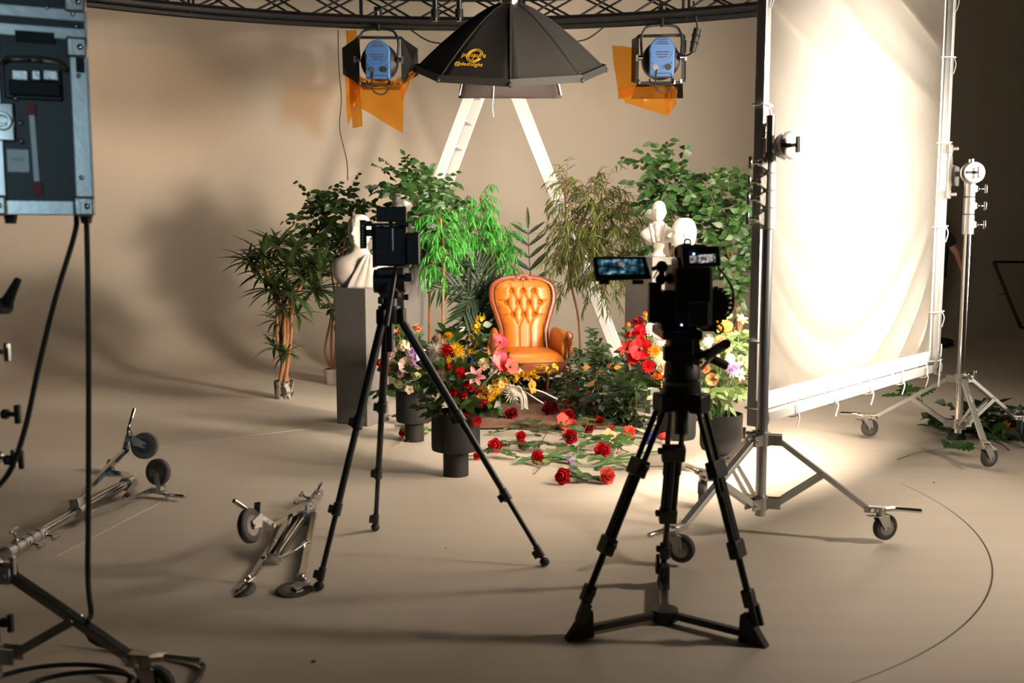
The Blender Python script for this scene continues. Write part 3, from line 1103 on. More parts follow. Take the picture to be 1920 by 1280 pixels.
root = thing('cinema_camera', 'black caged camera with a small top monitor on the slim tripod', 'camera', P(732, 503, TY))
body = bx((700, 424), (764, 499), TY - .10, .17, 'body', root, bev=.010)
bx((706, 470), (748, 474), TY - .103, .004, 'body_seam', body, 'dark', 0)
bx((735, 428), (738, 470), TY - .103, .004, 'port_strip', body, 'steel', 0)
for k, (a, b) in enumerate((((697, 418), (701, 502)), ((762, 418), (767, 502)), ((697, 418), (767, 423)))):
    bx(a, b, TY - .07, .12, 'cage_rail', root, 'black', .003)
mon = bx((705, 387), (762, 416), TY - .05, .03, 'monitor', root, bev=.004)
bx((729, 390), (731, 414), TY - .053, .003, 'monitor_rib', mon, 'dark', 0)
MB().cyl(P(733, 416, TY - .03), P(733, 424, TY - .03), .010, n=10).build('monitor_post', MT['black'], root)
bat = bx((761, 436), (786, 496), TY - .12, .07, 'battery', root, bev=.006)
bx((783, 452), (785, 492), TY - .123, .004, 'battery_edge', bat, 'dark', 0)
aud = bx((674, 412), (685, 466), TY - .08, .05, 'level_meter', root, bev=.003)
for k in range(7):
    q = P(680, 423 + k * 5.6 + (4 if k else 0), TY - .0815)
    MB().box(q, (.005, .002, .006)).build('meter_light', MT['label'], aud, smooth=False)
bx((684, 430), (702, 443), TY - .03, .04, 'meter_arm', root)
bx((683, 414), (698, 424), TY - .02, .03, 'meter_arm', root)
MB().cyl(P(732, 458, TY + .06), P(732, 458, TY + .22), .045, .052, n=24).build('lens', MT['plastic'], root)
for k, (a, b) in enumerate((((696, 468), (702, 476)), ((757, 470), (763, 480)))):
    MB().torus(P((a[0] + b[0]) / 2, (a[1] + b[1]) / 2, TY - .10), (0, 1, 0), .010, .003, 14, 6).build('strap_ring', MT['black'], root)
MB().tube(bez([P(752, 420, TY - .06), P(760, 432, TY - .12), P(757, 450, TY - .13), P(756, 476, TY - .12)], 14), .004, 6).build('short_cord', MT['cable'], root)

# ------------------------------------------------------------------ camera on the heavy tripod
TY2 = 3.62
fe = [G(1083, 1196), G(1416, 1207), G(1243, 1098)]
ctr = (fe[0] + fe[1] + fe[2]) / 3
bowl = P(1278, 742, ctr.y - .02)
root = thing('camera_tripod', 'heavy black twin-tube video tripod with a three-armed floor spreader', 'tripod', V((ctr.x, ctr.y, 0)))
for i, f_ in enumerate(fe):
    d = V((f_.x - bowl.x, f_.y - bowl.y, 0)).normalized()
    sd = UP.cross(d)
    a = bowl + d * .075 - UP * .02
    e = f_ + V((0, 0, .07))
    leg = MB()
    for s in (-1, 1):
        leg.cyl(a + sd * .026 * s, a.lerp(e, .42) + sd * .026 * s, .0105, n=10)
    leg = leg.build('leg', MT['black'], root)
    dd = (e - a).normalized()
    mb = MB()
    MB().cyl(a.lerp(e, .28), a.lerp(e, .64), .0155, n=12).build('leg_section', MT['black'], leg)
    if i == 2:
        mb2 = MB()
        for s in (-1, 1):
            mb2.cyl(a.lerp(e, .40) + sd * .024 * s, a.lerp(e, .63) + sd * .024 * s, .009, n=10)
        mb2.build('leg_section', MT['black'], leg)
    else:
        mb2 = MB()
        for s in (-1, 1):
            mb2.cyl(a.lerp(e, .40) + sd * .018 * s, a.lerp(e, .66) + sd * .018 * s, .014, n=10)
        mb2.build('leg_section', MT['black'], leg)
    MB().cyl(a.lerp(e, .62), e, .0125, n=12).build('leg_section', MT['black'], leg)
    for t, w_ in ((.30, .090), (.66, .070), (.88, .040)):
        q = a.lerp(e, t)
        MB().box(q, (w_, .040, .065), (sd, dd.cross(sd), dd)).box(q + sd * (w_ / 2 + .008) - dd * .01, (.018, .024, .022), (sd, dd.cross(sd), dd)).build('leg_lock', MT['plastic'], leg, bevel=.006)
    ft = MB().prism([f_ + d * .05, f_ + d * .02 + UP * .04, f_ - d * .03 + UP * .11, f_ - d * .055 + UP * .10, f_ - d * .06], sd * .04)
    ft.v = [p - sd * .02 for p in ft.v]
    ft.build('foot', MT['rubber'], leg, bevel=.006, smooth=False)
    MB().box(e + dd * -.03 + sd * .026, (.014, .035, .08), (sd, dd.cross(sd), dd)).build('foot_latch', MT['plastic'], leg, bevel=.003)
    MB().bar(V((ctr.x, ctr.y, .03)), f_ + UP * .03 - d * .03, .030, .024).build('spreader_arm', MT['black'], root, smooth=False, bevel=.004)
    MB().box(a, (.05, .085, .07), (d, sd, UP)).build('hinge', MT['black'], root, bevel=.008)
MB().lathe([(.02, 0), (.05, .0), (.05, .04), (.02, .045)], V((ctr.x, ctr.y, .008)), (0, 0, 1), 16).build('spreader_hub', MT['black'], root)
MB().cyl(bowl - UP * .045, bowl + UP * .045, .075, .070, n=24).build('bowl', MT['black'], root)
MB().cyl(bowl + UP * .045, bowl + UP * .058, .072, n=24).build('bowl_ring', MT['steel'], root)
MB().cyl(bowl - UP * .14, bowl - UP * .04, .026, n=14).build('bowl_clamp', MT['plastic'], root)

Y2 = bowl.y
root = thing('fluid_head', 'black fluid head with a pan handle on the video tripod', 'tripod head', bowl + UP * .06)
MB().lathe([(.058, 0), (.068, .012), (.064, .06), (.05, .075)], bowl + UP * .058, (0, 0, 1), 22).build('pan_housing', MT['plastic'], root)
bx((1258, 636), (1300, 704), Y2 - .06, .12, 'body', root)
MB().cyl(P(1252, 662, Y2), P(1308, 662, Y2), .056, n=22).build('tilt_drum', MT['plastic'], root)
bx((1246, 650), (1258, 678), Y2 - .05, .05, 'drag_dial', root)
bx((1243, 620), (1318, 638), Y2 - .13, .28, 'plate', root, 'black')
MB().tube([P(1302, 672, Y2), P(1322, 664, Y2 - .10), P(1343, 655, Y2 - .20)], [.014, .014, .014], 10).build('pan_handle', MT['black'], root)
MB().tube([P(1326, 668, Y2 - .12), P(1340, 657, Y2 - .20), P(1362, 644, Y2 - .33)], [.012, .018, .016], 12).build('handle_grip', MT['rubber'], root)
MB().tube([P(1305, 658, Y2 + .02), P(1335, 672, Y2 + .02), P(1362, 686, Y2 + .03)], [.012, .017, .016], 12).build('drag_lever', MT['rubber'], root)
MB().bar(P(1316, 691, Y2 - .10), P(1336, 668, Y2 - .16), .010, .008).build('handle_clamp', MT['steel'], root)

root = thing('cinema_camera', 'black cinema camera with two lit monitors on the video tripod', 'camera', P(1280, 620, Y2))
body = bx((1268, 500), (1336, 616), Y2 - .12, .26, 'body', root, bev=.012)
bx((1292, 566), (1330, 612), Y2 - .16, .05, 'battery', root, 'dark', .006)
bx((1218, 530), (1240, 605), Y2 - .06, .05, 'side_battery', root, bev=.004)
bx((1240, 546), (1270, 612), Y2 - .04, .12, 'side_grip', root, bev=.012)
MB().torus(P(1254, 572, Y2 - .06), (0, 1, 0), .042, .012, 24, 8).lathe([(.0, -.02), (.040, -.02), (.040, .03)], P(1254, 572, Y2 - .05), (0, 1, 0), 24).build('follow_focus_wheel', MT['plastic'], root)
mt = MB().lathe([(.02, 0), (.058, 0), (.062, .02), (.058, .05), (.02, .05)], P(1337, 572, Y2 - .02), (0, 1, 0), 26)
for k in range(22):
    a = 2 * pi * k / 22
    mt.box(P(1337, 572, Y2 - .005) + V((cos(a) * .064, 0, sin(a) * .064)), (.010, .03, .010))
mt.build('lens_motor_gear', MT['plastic'], root)
MB().cyl(P(1288, 555, Y2 + .13), P(1288, 555, Y2 + .34), .060, .068, n=28).build('lens', MT['plastic'], root)
bx((1258, 520), (1322, 596), Y2 + .34, .03, 'matte_box', root, 'black', .004)
bx((1276, 488), (1316, 502), Y2 - .07, .20, 'top_plate', root, 'black', .004)
MB().tube(bez([P(1280, 492, Y2 - .05), P(1270, 470, Y2 - .04), P(1290, 462, Y2 + .02), P(1300, 476, Y2 + .12)], 12), .013, 8).build('top_handle', MT['rubber'], root)
bx((1272, 462), (1288, 502), Y2 - .08, .05, 'handle_post', root)
MB().torus(P(1289, 454, Y2 - .06), (0, 1, 0), .011, .0035, 18, 6).build('hook_ring', MT['steel'], root)
for a, b, nm in (((1240, 606), (1270, 618), 'rod_block'), ((1318, 604), (1345, 622), 'rod_block')):
    bx(a, b, Y2 - .08, .10, nm, root)
for px in (1250, 1334):
    MB().cyl(P(px, 616, Y2 - .16), P(px, 616, Y2 + .30), .009, n=10).build('rod', MT['black'], root)
MB().tube(bez([P(1346, 500, Y2 - .06), P(1362, 520, Y2 - .05), P(1374, 545, Y2 - .03), P(1372, 582, Y2), P(1352, 600, Y2)], 24), .005, 6).build('looping_cord', MT['cable'], root)
MB().tube(bez([P(1340, 608, Y2 - .05), P(1352, 622, Y2 - .08), P(1372, 620, Y2 - .05), P(1378, 598, Y2)], 18), .003, 6).build('looping_cord', MT['cable'], root)
MB().torus(P(1347, 616, Y2 - .08), (0.1, 1, 0), .017, .004, 18, 6).build('knob_ring', MT['black'], root)
MB().tube(bez([P(1225, 522, Y2), P(1238, 500, Y2 - .02), P(1243, 512, Y2), P(1232, 530, Y2)], 12), .0025, 6).build('thin_cord', MT['cable'], root)


def led(px, py, y, col, s=9):
    m, nt_, b, out = new_mat('indicator_light')
    b.inputs['Base Color'].default_value = (0, 0, 0, 1)
    b.inputs['Emission Color'].default_value = c4(col)
    b.inputs['Emission Strength'].default_value = s
    MB().sph(P(px, py, y), .0032, 8, 6).build('indicator_light', m, root)


led(1278, 609, Y2 - .165, (.2, .35, 1.0))
led(1301, 476, Y2 - .21, (.25, .4, 1.0))


def screen_mat(name, warm, strength):
    """picture of the set on a camera monitor: teal blur, dark floor, warm chair in the middle"""
    m, nt_, b, out = new_mat(name)
    N, L = nt_.nodes, nt_.links
    tc = N.new('ShaderNodeTexCoord')
    nz = N.new('ShaderNodeTexNoise'); nz.inputs['Scale'].default_value = 1.9; nz.inputs['Detail'].default_value = 5
    mp = N.new('ShaderNodeMapping'); mp.inputs['Scale'].default_value = (3.2, 1, 1.6)
    L.new(tc.outputs['Generated'], mp.inputs['Vector']); L.new(mp.outputs[0], nz.inputs['Vector'])
    rp = N.new('ShaderNodeValToRGB')
    e = rp.color_ramp.elements
    if warm:
        e[0].position, e[0].color = .42, (.015, .013, .013, 1); e[1].position, e[1].color = .66, (.55, .50, .52, 1)
    else:
        e[0].position, e[0].color = .42, (.002, .006, .010, 1); e[1].position, e[1].color = .70, (.26, .44, .48, 1)
        x = e.new(.55); x.color = (.015, .065, .10, 1)
    L.new(nz.outputs['Fac'], rp.inputs['Fac'])
    mp2 = N.new('ShaderNodeMapping'); mp2.inputs['Location'].default_value = (-.5, 0, -.42); mp2.inputs['Scale'].default_value = (1, 0, .6)
    mp2.vector_type = 'POINT'
    L.new(tc.outputs['Generated'], mp2.inputs['Vector'])
    ln = N.new('ShaderNodeVectorMath'); ln.operation = 'LENGTH'; L.new(mp2.outputs[0], ln.inputs[0])
    mr = N.new('ShaderNodeMapRange'); mr.inputs['From Min'].default_value = .02; mr.inputs['From Max'].default_value = .085
    mr.inputs['To Min'].default_value = 1; mr.inputs['To Max'].default_value = 0
    L.new(ln.outputs['Value'], mr.inputs['Value'])
    mx = N.new('ShaderNodeMix'); mx.data_type = 'RGBA'; mx.inputs['B'].default_value = (.34, .17, .11, 1)
    L.new(mr.outputs[0], mx.inputs['Factor']); L.new(rp.outputs[0], mx.inputs['A'])
    b.inputs['Base Color'].default_value = (.004, .005, .006, 1)
    b.inputs['Roughness'].default_value = .25
    L.new(mx.outputs['Result'], b.inputs['Emission Color'])
    b.inputs['Emission Strength'].default_value = strength
    return m


def quad_box(corners, y, dy, name, m, parent, bev=.004, back=None):
    pts = [P(px, py, y) for px, py in corners]
    return MB().prism(pts, V((0, dy, 0))).build(name, m, parent, smooth=False, bevel=bev)


Ym = Y2 - .02
mon = quad_box([(1112, 482), (1211, 481), (1222, 522), (1116, 526)], Ym, .035, 'monitor', MT['plastic'], root, .005)
quad_box([(1115, 518), (1220, 515), (1222, 523), (1117, 527)], Ym - .004, .02, 'monitor_chin', MT['dark'], mon, .002)
quad_box([(1120, 486), (1204, 485), (1209, 513), (1124, 515)], Ym - .0035, .003, 'screen', screen_mat('teal_picture', False, .95), mon, 0)
for a, b in (((1124, 526), (1143, 533)), ((1186, 525), (1207, 533))):
    bx(a, b, Ym, .03, 'monitor_foot', mon, bev=.003)
mb = MB().tube([P(1222, 505, Ym + .02), P(1236, 500, Ym + .02)], .008, 8).sph(P(1241, 500, Ym + .02), .022, 12, 8)
mb.tube([P(1241, 503, Ym + .02), P(1240, 522, Ym + .02)], .011, 8).sph(P(1239, 524, Ym + .02), .020, 12, 8).tube([P(1240, 524, Ym + .02), P(1258, 522, Ym + .02)], .009, 8)
mb.sph(P(1257, 522, Ym + .02), .020, 12, 8).tube([P(1258, 522, Ym + .02), P(1272, 520, Ym + .03)], .010, 8)
mb.build('articulated_arm', MT['black'], root)
ev = quad_box([(1279, 463), (1350, 461), (1353, 499), (1282, 502)], Y2 - .20, .045, 'eyepiece_monitor', MT['plastic'], root, .006)
quad_box([(1293, 480), (1307, 479), (1308, 492), (1294, 493)], Y2 - .2035, .003, 'screen', screen_mat('pale_picture', True, .8), ev, 0)
quad_box([(1309, 478), (1341, 476), (1342, 491), (1310, 493)], Y2 - .2035, .003, 'screen', screen_mat('pale_picture', True, 1.1), ev, 0)
quad_box([(1276, 460), (1326, 458), (1328, 476), (1276, 484)], Y2 - .17, .05, 'eyepiece_hood', MT['plastic'], root, .006)

# ------------------------------------------------------------------ stepladder
LY = 10.55
root = thing('stepladder', 'tall pale aluminium stepladder standing astride behind the armchair', 'ladder', G(960, 700))
base_l, base_r = P(700, 705, LY), P(1172, 705, LY)
base_l.z = base_r.z = 0
top = P(929, 118, LY)


def lad(side, t, y):
    b = base_l if side < 0 else base_r
    p = b.lerp(top + V((.09 * side, 0, 0)), t)
    return V((p.x + (y - LY) * .13, y, p.z))


HW = .30
for side in (-1, 1):
    for k, yy in ((0, LY - HW), (1, LY + HW)):
        taper = .12
        a, b = lad(side, 0, yy), lad(side, 1, yy)
        b = b + V((0, (LY - yy) * .35, 0))
        rail = MB()
        x, y, d = frame_of(b - a, (0, 1, 0))
        w_ = .115 if side < 0 else .10
        rail.bar(a, b, w_ * .95, .030, (0, 1, 0))
        rail = rail.build('rail', MT['ladder'], root, smooth=False, bevel=.006)
        MB().bar(a - d * .0, a + d * .10, w_ * 1.05, .04, (0, 1, 0)).build('rail_foot', MT['autumn'] if side > 0 else MT['rubber'], rail, smooth=False, bevel=.004)
for i in range(1, 12):
    t = i / 12.3
    a, b = lad(-1, t, LY - HW * (1 - .35 * t)), lad(-1, t, LY + HW * (1 - .35 * t))
    MB().bar(a, b, .085, .028).build('step', MT['ladder'], root, smooth=False, bevel=.003)
for i in (2, 6, 10):
    t = i / 12.3
    a, b = lad(1, t, LY - HW * (1 - .35 * t)), lad(1, t, LY + HW * (1 - .35 * t))
    MB().bar(a, b, .03, .03).build('cross_brace', MT['ladder'], root, smooth=False)
MB().box(top + V((0, 0, .02)), (.30, .50, .06)).build('top_cap', MT['ladder'], root, smooth=False, bevel=.008)
t = .46
for yy, dz in ((LY - .24, 0), (LY + .24, .0)):
    a, b = lad(-1, t, yy), lad(1, t, yy)
    MB().tube(bez([a, a.lerp(b, .5) + V((0, 0, -.015)), b], 10), .006, 6).build('spreader_strap', MT['label'], root)

# ------------------------------------------------------------------ octagonal softbox
al = radians(17)
SBY = 8.05
cen = P(957, 131, SBY)
ax = V((0, sin(al), -cos(al)))
n2 = V((0, cos(al), sin(al)))
ex = V((1, 0, 0))
SR = .755
root = thing('octagonal_softbox', 'big black octagonal softbox hanging above the armchair', 'softbox', cen)
DEP = .50


def sb(k, t):
    """k: corner number (float angle), t: 0 apex ring .. 1 rim"""
    a = radians(45 * k)
    r = SR * (.10 + .90 * (t ** .86))
    return cen - ax * (DEP * (1 - t ** 1.12)) + ex * (cos(a) * r) + n2 * (sin(a) * r)


for k in range(8):
    mb = MB()

    def pn(u, v, k=k):
        p = sb(k, v).lerp(sb(k + 1, v), u)
        mid = 4 * u * (1 - u)
        return p + (cen - ax * .1 - p) * (.035 * mid * sin(pi * v)) + V((MN.noise(p * 6) * .006, 0, MN.noise(p * 5 + V((3, 0, 0))) * .006))
    mb.grid(pn, 8, 12)
    mb.build('panel', MT['fabric'], root, angle=180, thick=.004)
    pts = [sb(k, i / 10) for i in range(11)]
    MB().tube(pts, .008, 6).build('rib', MT['fabric'], root)
    MB().bar(sb(k, 1) - ax * .012, sb(k + 1, 1) - ax * .012, .006, .055, ax).build('rim_band', MT['fabric'], root, smooth=False)
    MB().sph(sb(k, 1.0), (.018, .018, .022), 8, 6).build('corner_pocket', MT['fabric'], root)
MB().grid(lambda u, v: cen + ax * .0 + (ex * cos(2 * pi * u) + n2 * sin(2 * pi * u)) * (SR * .90 * v + .001), 24, 4, True).build(
    'inner_diffuser', thin('inner_diffuser', (.8, .78, .74), .5, .6, .03), root, angle=180)
apx = cen - ax * DEP
MB().lathe([(.075, -.02), (.085, .0), (.085, .03), (.05, .05)], apx, -ax, 20).build('speed_ring', MT['chrome'], root)
mb = MB()
for dx in (-.05, .05):
    mb.sph(apx - ax * .06 + V((dx, -.03, 0)), (.03, .02, .02), 10, 6)
mb.box(apx - ax * .10, (.05, .05, .10)).cyl(apx - ax * .05, apx - ax * .05 + V((0, 0, .9)), .018, n=12)
mb.build('hanger', MT['chrome'], root)
# hanging skirt
skb = P(957, 184, SBY - .36)
sk = [V((-.385, -.36, 0)), V((.385, -.36, 0)), V((.385, -.20, .02)), V((-.385, -.20, .02))]
so = V((skb.x, SBY, skb.z))
for i in range(4):
    a, b = so + sk[i], so + sk[(i + 1) % 4]

    def wv(u, v, a=a, b=b):
        p = a.lerp(b, u) + V((0, 0, .20 * v))
        s = 1 - .06 * v
        q = so + V(((p.x - so.x) * s, (p.y - so.y) * s, p.z - so.z))
        return q + V((MN.noise(q * 7) * .01, MN.noise(q * 9) * .014, 0))
    MB().grid(wv, 14, 8).build('skirt', MT['skirt'], root, angle=180, thick=.006)
for s in (-1, 1):
    MB().tube([so + V((.385 * s, -.365, .02)), so + V((.35 * s, -.36, .17))], .006, 6).build('skirt_piping', MT['label'], root)
MB().tube(bez([so + V((-.13, -.37, .16)), so + V((-.125, -.375, .06)), so + V((-.135, -.37, -.06)), so + V((-.128, -.37, -.14))], 12), .004, 6).build('pull_cord', MT['label'], root)
# printed mark on the panel that faces the camera
k_ = 5.0
pc = sb(5.32, .70) - V((0, .0, 0))
e1 = (sb(6, .7) - sb(5, .7)).normalized()
e2 = (sb(5.5, .5) - sb(5.5, .9))
e2 = (e2 - e1 * e2.dot(e1)).normalized()
e3 = e1.cross(e2).normalized()
if e3.y > 0:
    e3 = -e3
base_m = M((e1, e2, e3)).transposed().to_4x4()
u_, v_ = .35, .70
pc = sb(5, v_).lerp(sb(6, v_), u_) + e3 * .003
rg = MB()
for r in (.062, .048):
    rg.torus(pc + e3 * .001, e3, r, .004, 30, 6, -2.6, 2.9)
rg.build('printed_ring', MT['yellow'], root)
text('panaura', 'lettering', MT['yellow'], root, M.Translation(pc + e3 * .007) @ base_m, .062, .001)
text('7', 'lettering', MT['yellow'], root, M.Translation(pc - e2 * .036 + e3 * .007) @ base_m, .028, .001)
text('@dedolight', 'lettering', MT['yellow'], root, M.Translation(pc - e2 * .092 - e1 * .015 + e3 * .010) @ base_m, .048, .001)

# cords from the softbox to the truss
for k, (a, b) in enumerate(((P(846, 84, 7.95), P(770, 56, 10.6)), (P(1062, 80, 7.95), P(1130, 53, 10.6)))):
    tag(MB().tube(bez([a, a.lerp(b, .5) - UP * .04, b], 12), .007, 6).build('tether_cord', MT['cable']),
        ['thin black tether from softbox to truss on the gelled-lamp-with-long-sheet side', 'thin black tether from softbox to truss on the shorter-gel lamp side'][k], 'cord')

# ------------------------------------------------------------------ hanging lamps with orange gels
GEL = new_mat('orange_gel')[0]
nt = GEL.node_tree
N, L = nt.nodes, nt.links
b = N['Principled BSDF']
b.inputs['Base Color'].default_value = (.75, .26, .03, 1)
b.inputs['Roughness'].default_value = .12
tr = N.new('ShaderNodeBsdfTransparent'); tr.inputs['Color'].default_value = (.95, .48, .07, 1)
ms = N.new('ShaderNodeMixShader'); ms.inputs['Fac'].default_value = .68
L.new(b.outputs[0], ms.inputs[1]); L.new(tr.outputs[0], ms.inputs[2]); L.new(ms.outputs[0], N['Material Output'].inputs['Surface'])


def sheet(corners, y, nseed, nu=9, nv=9, amp=.03, ys=(0, 0, 0, 0)):
    c = [P(px, py, y + dy) for (px, py), dy in zip(corners, ys)]
    mb = MB()

    def fn(u, v):
        p = c[0].lerp(c[1], u).lerp(c[3].lerp(c[2], u), v)
        q = V((u * 2.2 + nseed, v * 2.6, nseed * .7))
        k = abs(MN.noise(q)) * 2 - .5 + .6 * abs(MN.noise(q * 2.3))
        return p + V((MN.noise(q * 1.5) * amp * .3, k * amp, MN.noise(q * 1.3 + V((0, 5, 0))) * amp * .3))
    mb.grid(fn, nu, nv)
    return mb


def fresnel(label, cx, cy, Y, tilt, yaw, doors, gels, lamp_lbl=None):
    c = P(cx, cy, Y)
    root = thing('fresnel_lamp', label, 'stage lamp', c)
    rm = M.Rotation(yaw, 4, 'Z') @ M.Rotation(tilt, 4, 'X')
    ax3 = [(rm @ V(q)) for q in ((1, 0, 0), (0, 1, 0), (0, 0, 1))]
    X, Yd, Z = ax3

    def q(x, y, z):
        return c + X * x + Yd * y + Z * z
    # blue rear housing: rounded top, flat below
    prof = []
    w2, hb, r = .125, -.20, .13
    prof.append((-w2, hb)); prof.append((w2, hb))
    for i in range(13):
        a = -.25 + (pi + .5) * i / 12
        prof.append((cos(a) * r, .065 + sin(a) * r))
    h = MB().prism([q(x, -.16, z) for x, z in prof], Yd * .20).build('rear_housing', MT['blue'], root, smooth=False, bevel=.012)
    for zz, ww in ((.165, .05), (.145, .07), (.125, .085), (.045, .085), (.02, .075), (-.005, .06), (-.165, .085)):
        MB().box(q(0, -.163, zz), (ww * 1.6, .006, .008), (X, Yd, Z)).build('vent_slot', MT['groove'], h, smooth=False)
    MB().torus(q(0, -.16, .065), Yd, .112, .006, 20, 6, pi * 1.05, pi * 1.95).build('raised_rim', MT['blue'], h)
    MB().cyl(q(-.065, -.172, -.105), q(-.065, -.15, -.105), .028, n=16).build('gauge', MT['steel'], h)
    MB().cyl(q(.065, -.185, -.105), q(.065, -.15, -.105), .030, n=16).build('focus_knob', MT['plastic'], h)
    for x, z in ((-.10, -.06), (.10, -.06), (-.10, -.185), (.10, -.185), (.085, -.17)):
        MB().sph(q(x, -.162, z), .006, 8, 6).build('screw', MT['plastic'], h)
    MB().lathe([(.15, .0), (.19, .03), (.20, .12), (.20, .22), (.17, .23)], q(0, .0, -.02), Yd, 26).build('lens_barrel', MT['black'], root)
    fr = MB()
    for a, b_ in (((-.24, -.24), (.24, -.24)), ((.24, -.24), (.24, .24)), ((.24, .24), (-.24, .24)), ((-.24, .24), (-.24, -.24))):
        fr.bar(q(a[0], .24, a[1]), q(b_[0], .24, b_[1]), .03, .03, Yd)
    fr.build('door_frame', MT['black'], root, smooth=False)
    MB().tube(bez([q(-.12, -.10, -.22), q(-.10, -.14, -.27), q(.10, -.14, -.27), q(.12, -.10, -.22)], 14), .010, 8).build('carry_handle', MT['chrome'], root)
    MB().tube(bez([q(-.05, -.16, -.1), q(-.06, -.2, -.3), q(.03, -.18, -.36), q(.1, -.12, -.30), q(.1, -.1, -.15)], 20), .008, 6).build('power_lead', MT['cable'], root)
    # yoke up to the truss
    zt = TZ - .07 - c.z
    yk = MB().tube(bez([q(-.20, 0, .0), c + V((-.21, 0, zt * .55)), c + V((-.19, 0, zt - .06)), c + V((-.12, 0, zt)), c + V((.12, 0, zt)), c + V((.19, 0, zt - .06)), c + V((.21, 0, zt * .55)), q(.20, 0, 0)], 36), .013, 8)
    yk.build('yoke', MT['black'], root)
    cl_ = MB().cyl(c + V((0, 0, zt - .01)), c + V((0, 0, zt + .10)), .022, n=12).box(c + V((0, .0, zt + .16)), (.07, .12, .13)).build('hook_clamp', MT['black'], root, bevel=.008)
    MB().box(c + V((.012, -.062, zt + .15)), (.02, .004, .07)).build('clamp_label', MT['label'], cl_, smooth=False)
    for s in (-1, 1):
        MB().cyl(q(.19 * s, 0, 0), q(.235 * s, 0, 0), .025, n=12).box(q(.25 * s, -.01, .0), (.02, .02, .07), (X, Yd, Z)).build('tilt_lock', MT['steel'], root)
    for (x0, z0), (x1, z1), (fx, fz_), (gx, gz_) in doors:
        mb = MB().prism([q(x0, .24, z0), q(x1, .24, z1), q(gx, .40, gz_), q(fx, .40, fz_)], Yd * .004)
        mb.build('barn_door', MT['black'], root, smooth=False)
    for i, (cs, dy, seed, ys) in enumerate(gels):
        sheet(cs, Y + dy, seed, ys=ys).build('gel_sheet', GEL, root, angle=25)
    mb = MB()
    for x, z in ((-.22, -.22), (.22, -.22), (-.22, .24), (.15, -.23)):
        mb.box(q(x, .20, z - .01), (.02, .05, .045), (X, Yd, Z))
    mb.build('spring_clip', MT['chrome'], root, bevel=.003)
    return root, q


FLD = [((-.24, -.24), (-.24, .24), (-.42, -.14), (-.42, .14)), ((.24, -.24), (.24, .24), (.40, .14), (.40, -.14)),
       ((-.24, .24), (.24, .24), (-.05, .26), (.05, .26)), ((-.24, -.24), (.24, -.24), (.2, -.30), (-.2, -.30))]
FLD[1] = ((.24, .24), (.24, -.24), (.40, -.14), (.40, .14))
fresnel('blue stage lamp with long orange gels, hanging beside the softbox', 710, 112, 10.75, .12, .06, FLD,
        [([(649, 57), (668, 57), (680, 236), (660, 240)], .42, 1.3, (0, 0, -.1, 0)),
         ([(644, 110), (684, 150), (679, 160), (652, 236)], .36, 3.1, (0, 0, 0, 0)),
         ([(655, 145), (758, 152), (755, 250), (674, 202)], .28, 5.2, (0, -.1, -.1, 0)),
         ([(742, 150), (793, 122), (770, 148), (755, 190)], .34, 7.4, (0, 0, 0, -.1))])
rt, q = fresnel('blue stage lamp with short orange gels, hanging beside the cloth frame', 1240, 108, 10.55, .10, -.10,
        [((-.24, -.24), (-.24, .24), (-.30, -.22), (-.30, .22)), ((.24, .20), (.24, -.24), (.28, -.22), (.28, .20)),
         ((-.24, -.24), (.24, -.24), (.26, -.40), (-.30, -.40))],
        [([(1147, 84), (1192, 90), (1200, 175), (1160, 186)], .42, 2.2, (0, 0, 0, 0)),
         ([(1158, 165), (1262, 158), (1254, 218), (1172, 192)], .30, 4.6, (0, 0, -.1, 0)),
         ([(1256, 160), (1270, 164), (1268, 196), (1250, 219)], .24, 9.4, (0, 0, 0, 0))])
# lead with inline plug beside the second lamp
p0, p1, p2 = P(1308, 45, 10.3), P(1308, 54, 10.3), P(1298, 97, 10.3)
root = thing('plug_lead', 'black cable with a fat inline plug hanging from the truss by the cloth frame', 'cable', p0)
MB().tube(bez([P(1300, 2, 10.3), P(1304, 25, 10.3), p1], 8), .010, 8).build('lead', MT['cable'], root)
MB().cyl(p1, p2, .040, .032, n=16).torus(p1.lerp(p2, .3), p2 - p1, .040, .008, 16, 6).torus(p1.lerp(p2, .6), p2 - p1, .037, .007, 16, 6).build('plug', MT['plastic'], root)
MB().tube(bez([p2, P(1292, 102, 10.35), P(1280, 104, 10.4), P(1268, 97, 10.45)], 10), .010, 8).build('lead', MT['cable'], root)
# thin wire down to the plants
pts = [P(634, 56, 10.5), P(635, 120, 10.3), P(640, 185, 10.2), P(637, 240, 10.1), P(650, 300, 10.0), P(652, 338, 9.9)]
tag(MB().tube(bez(pts, 30), .0055, 6).build('hanging_wire', MT['barkdark']), 'thin dark wire hanging from the truss into the ficus', 'wire')

# ------------------------------------------------------------------ plinths
def plinth(label, A, B, C, ztop, m):
    A, B, C = V(A), V(B), V(C)
    u = (A - B); v = (C - B)
    s = (u.length + v.length) / 2
    u = u.normalized() * s
    n = V((-u.y, u.x, 0)).normalized()
    if n.dot(v) < 0:
        n = -n
    v = n * s
    o = MB().prism([B, B + u, B + u + v, B + v], V((0, 0, ztop))).build('plinth', m, smooth=False, bevel=.004)
    tag(o, label, 'plinth')
    return B + (u + v) / 2 + V((0, 0, ztop)), s


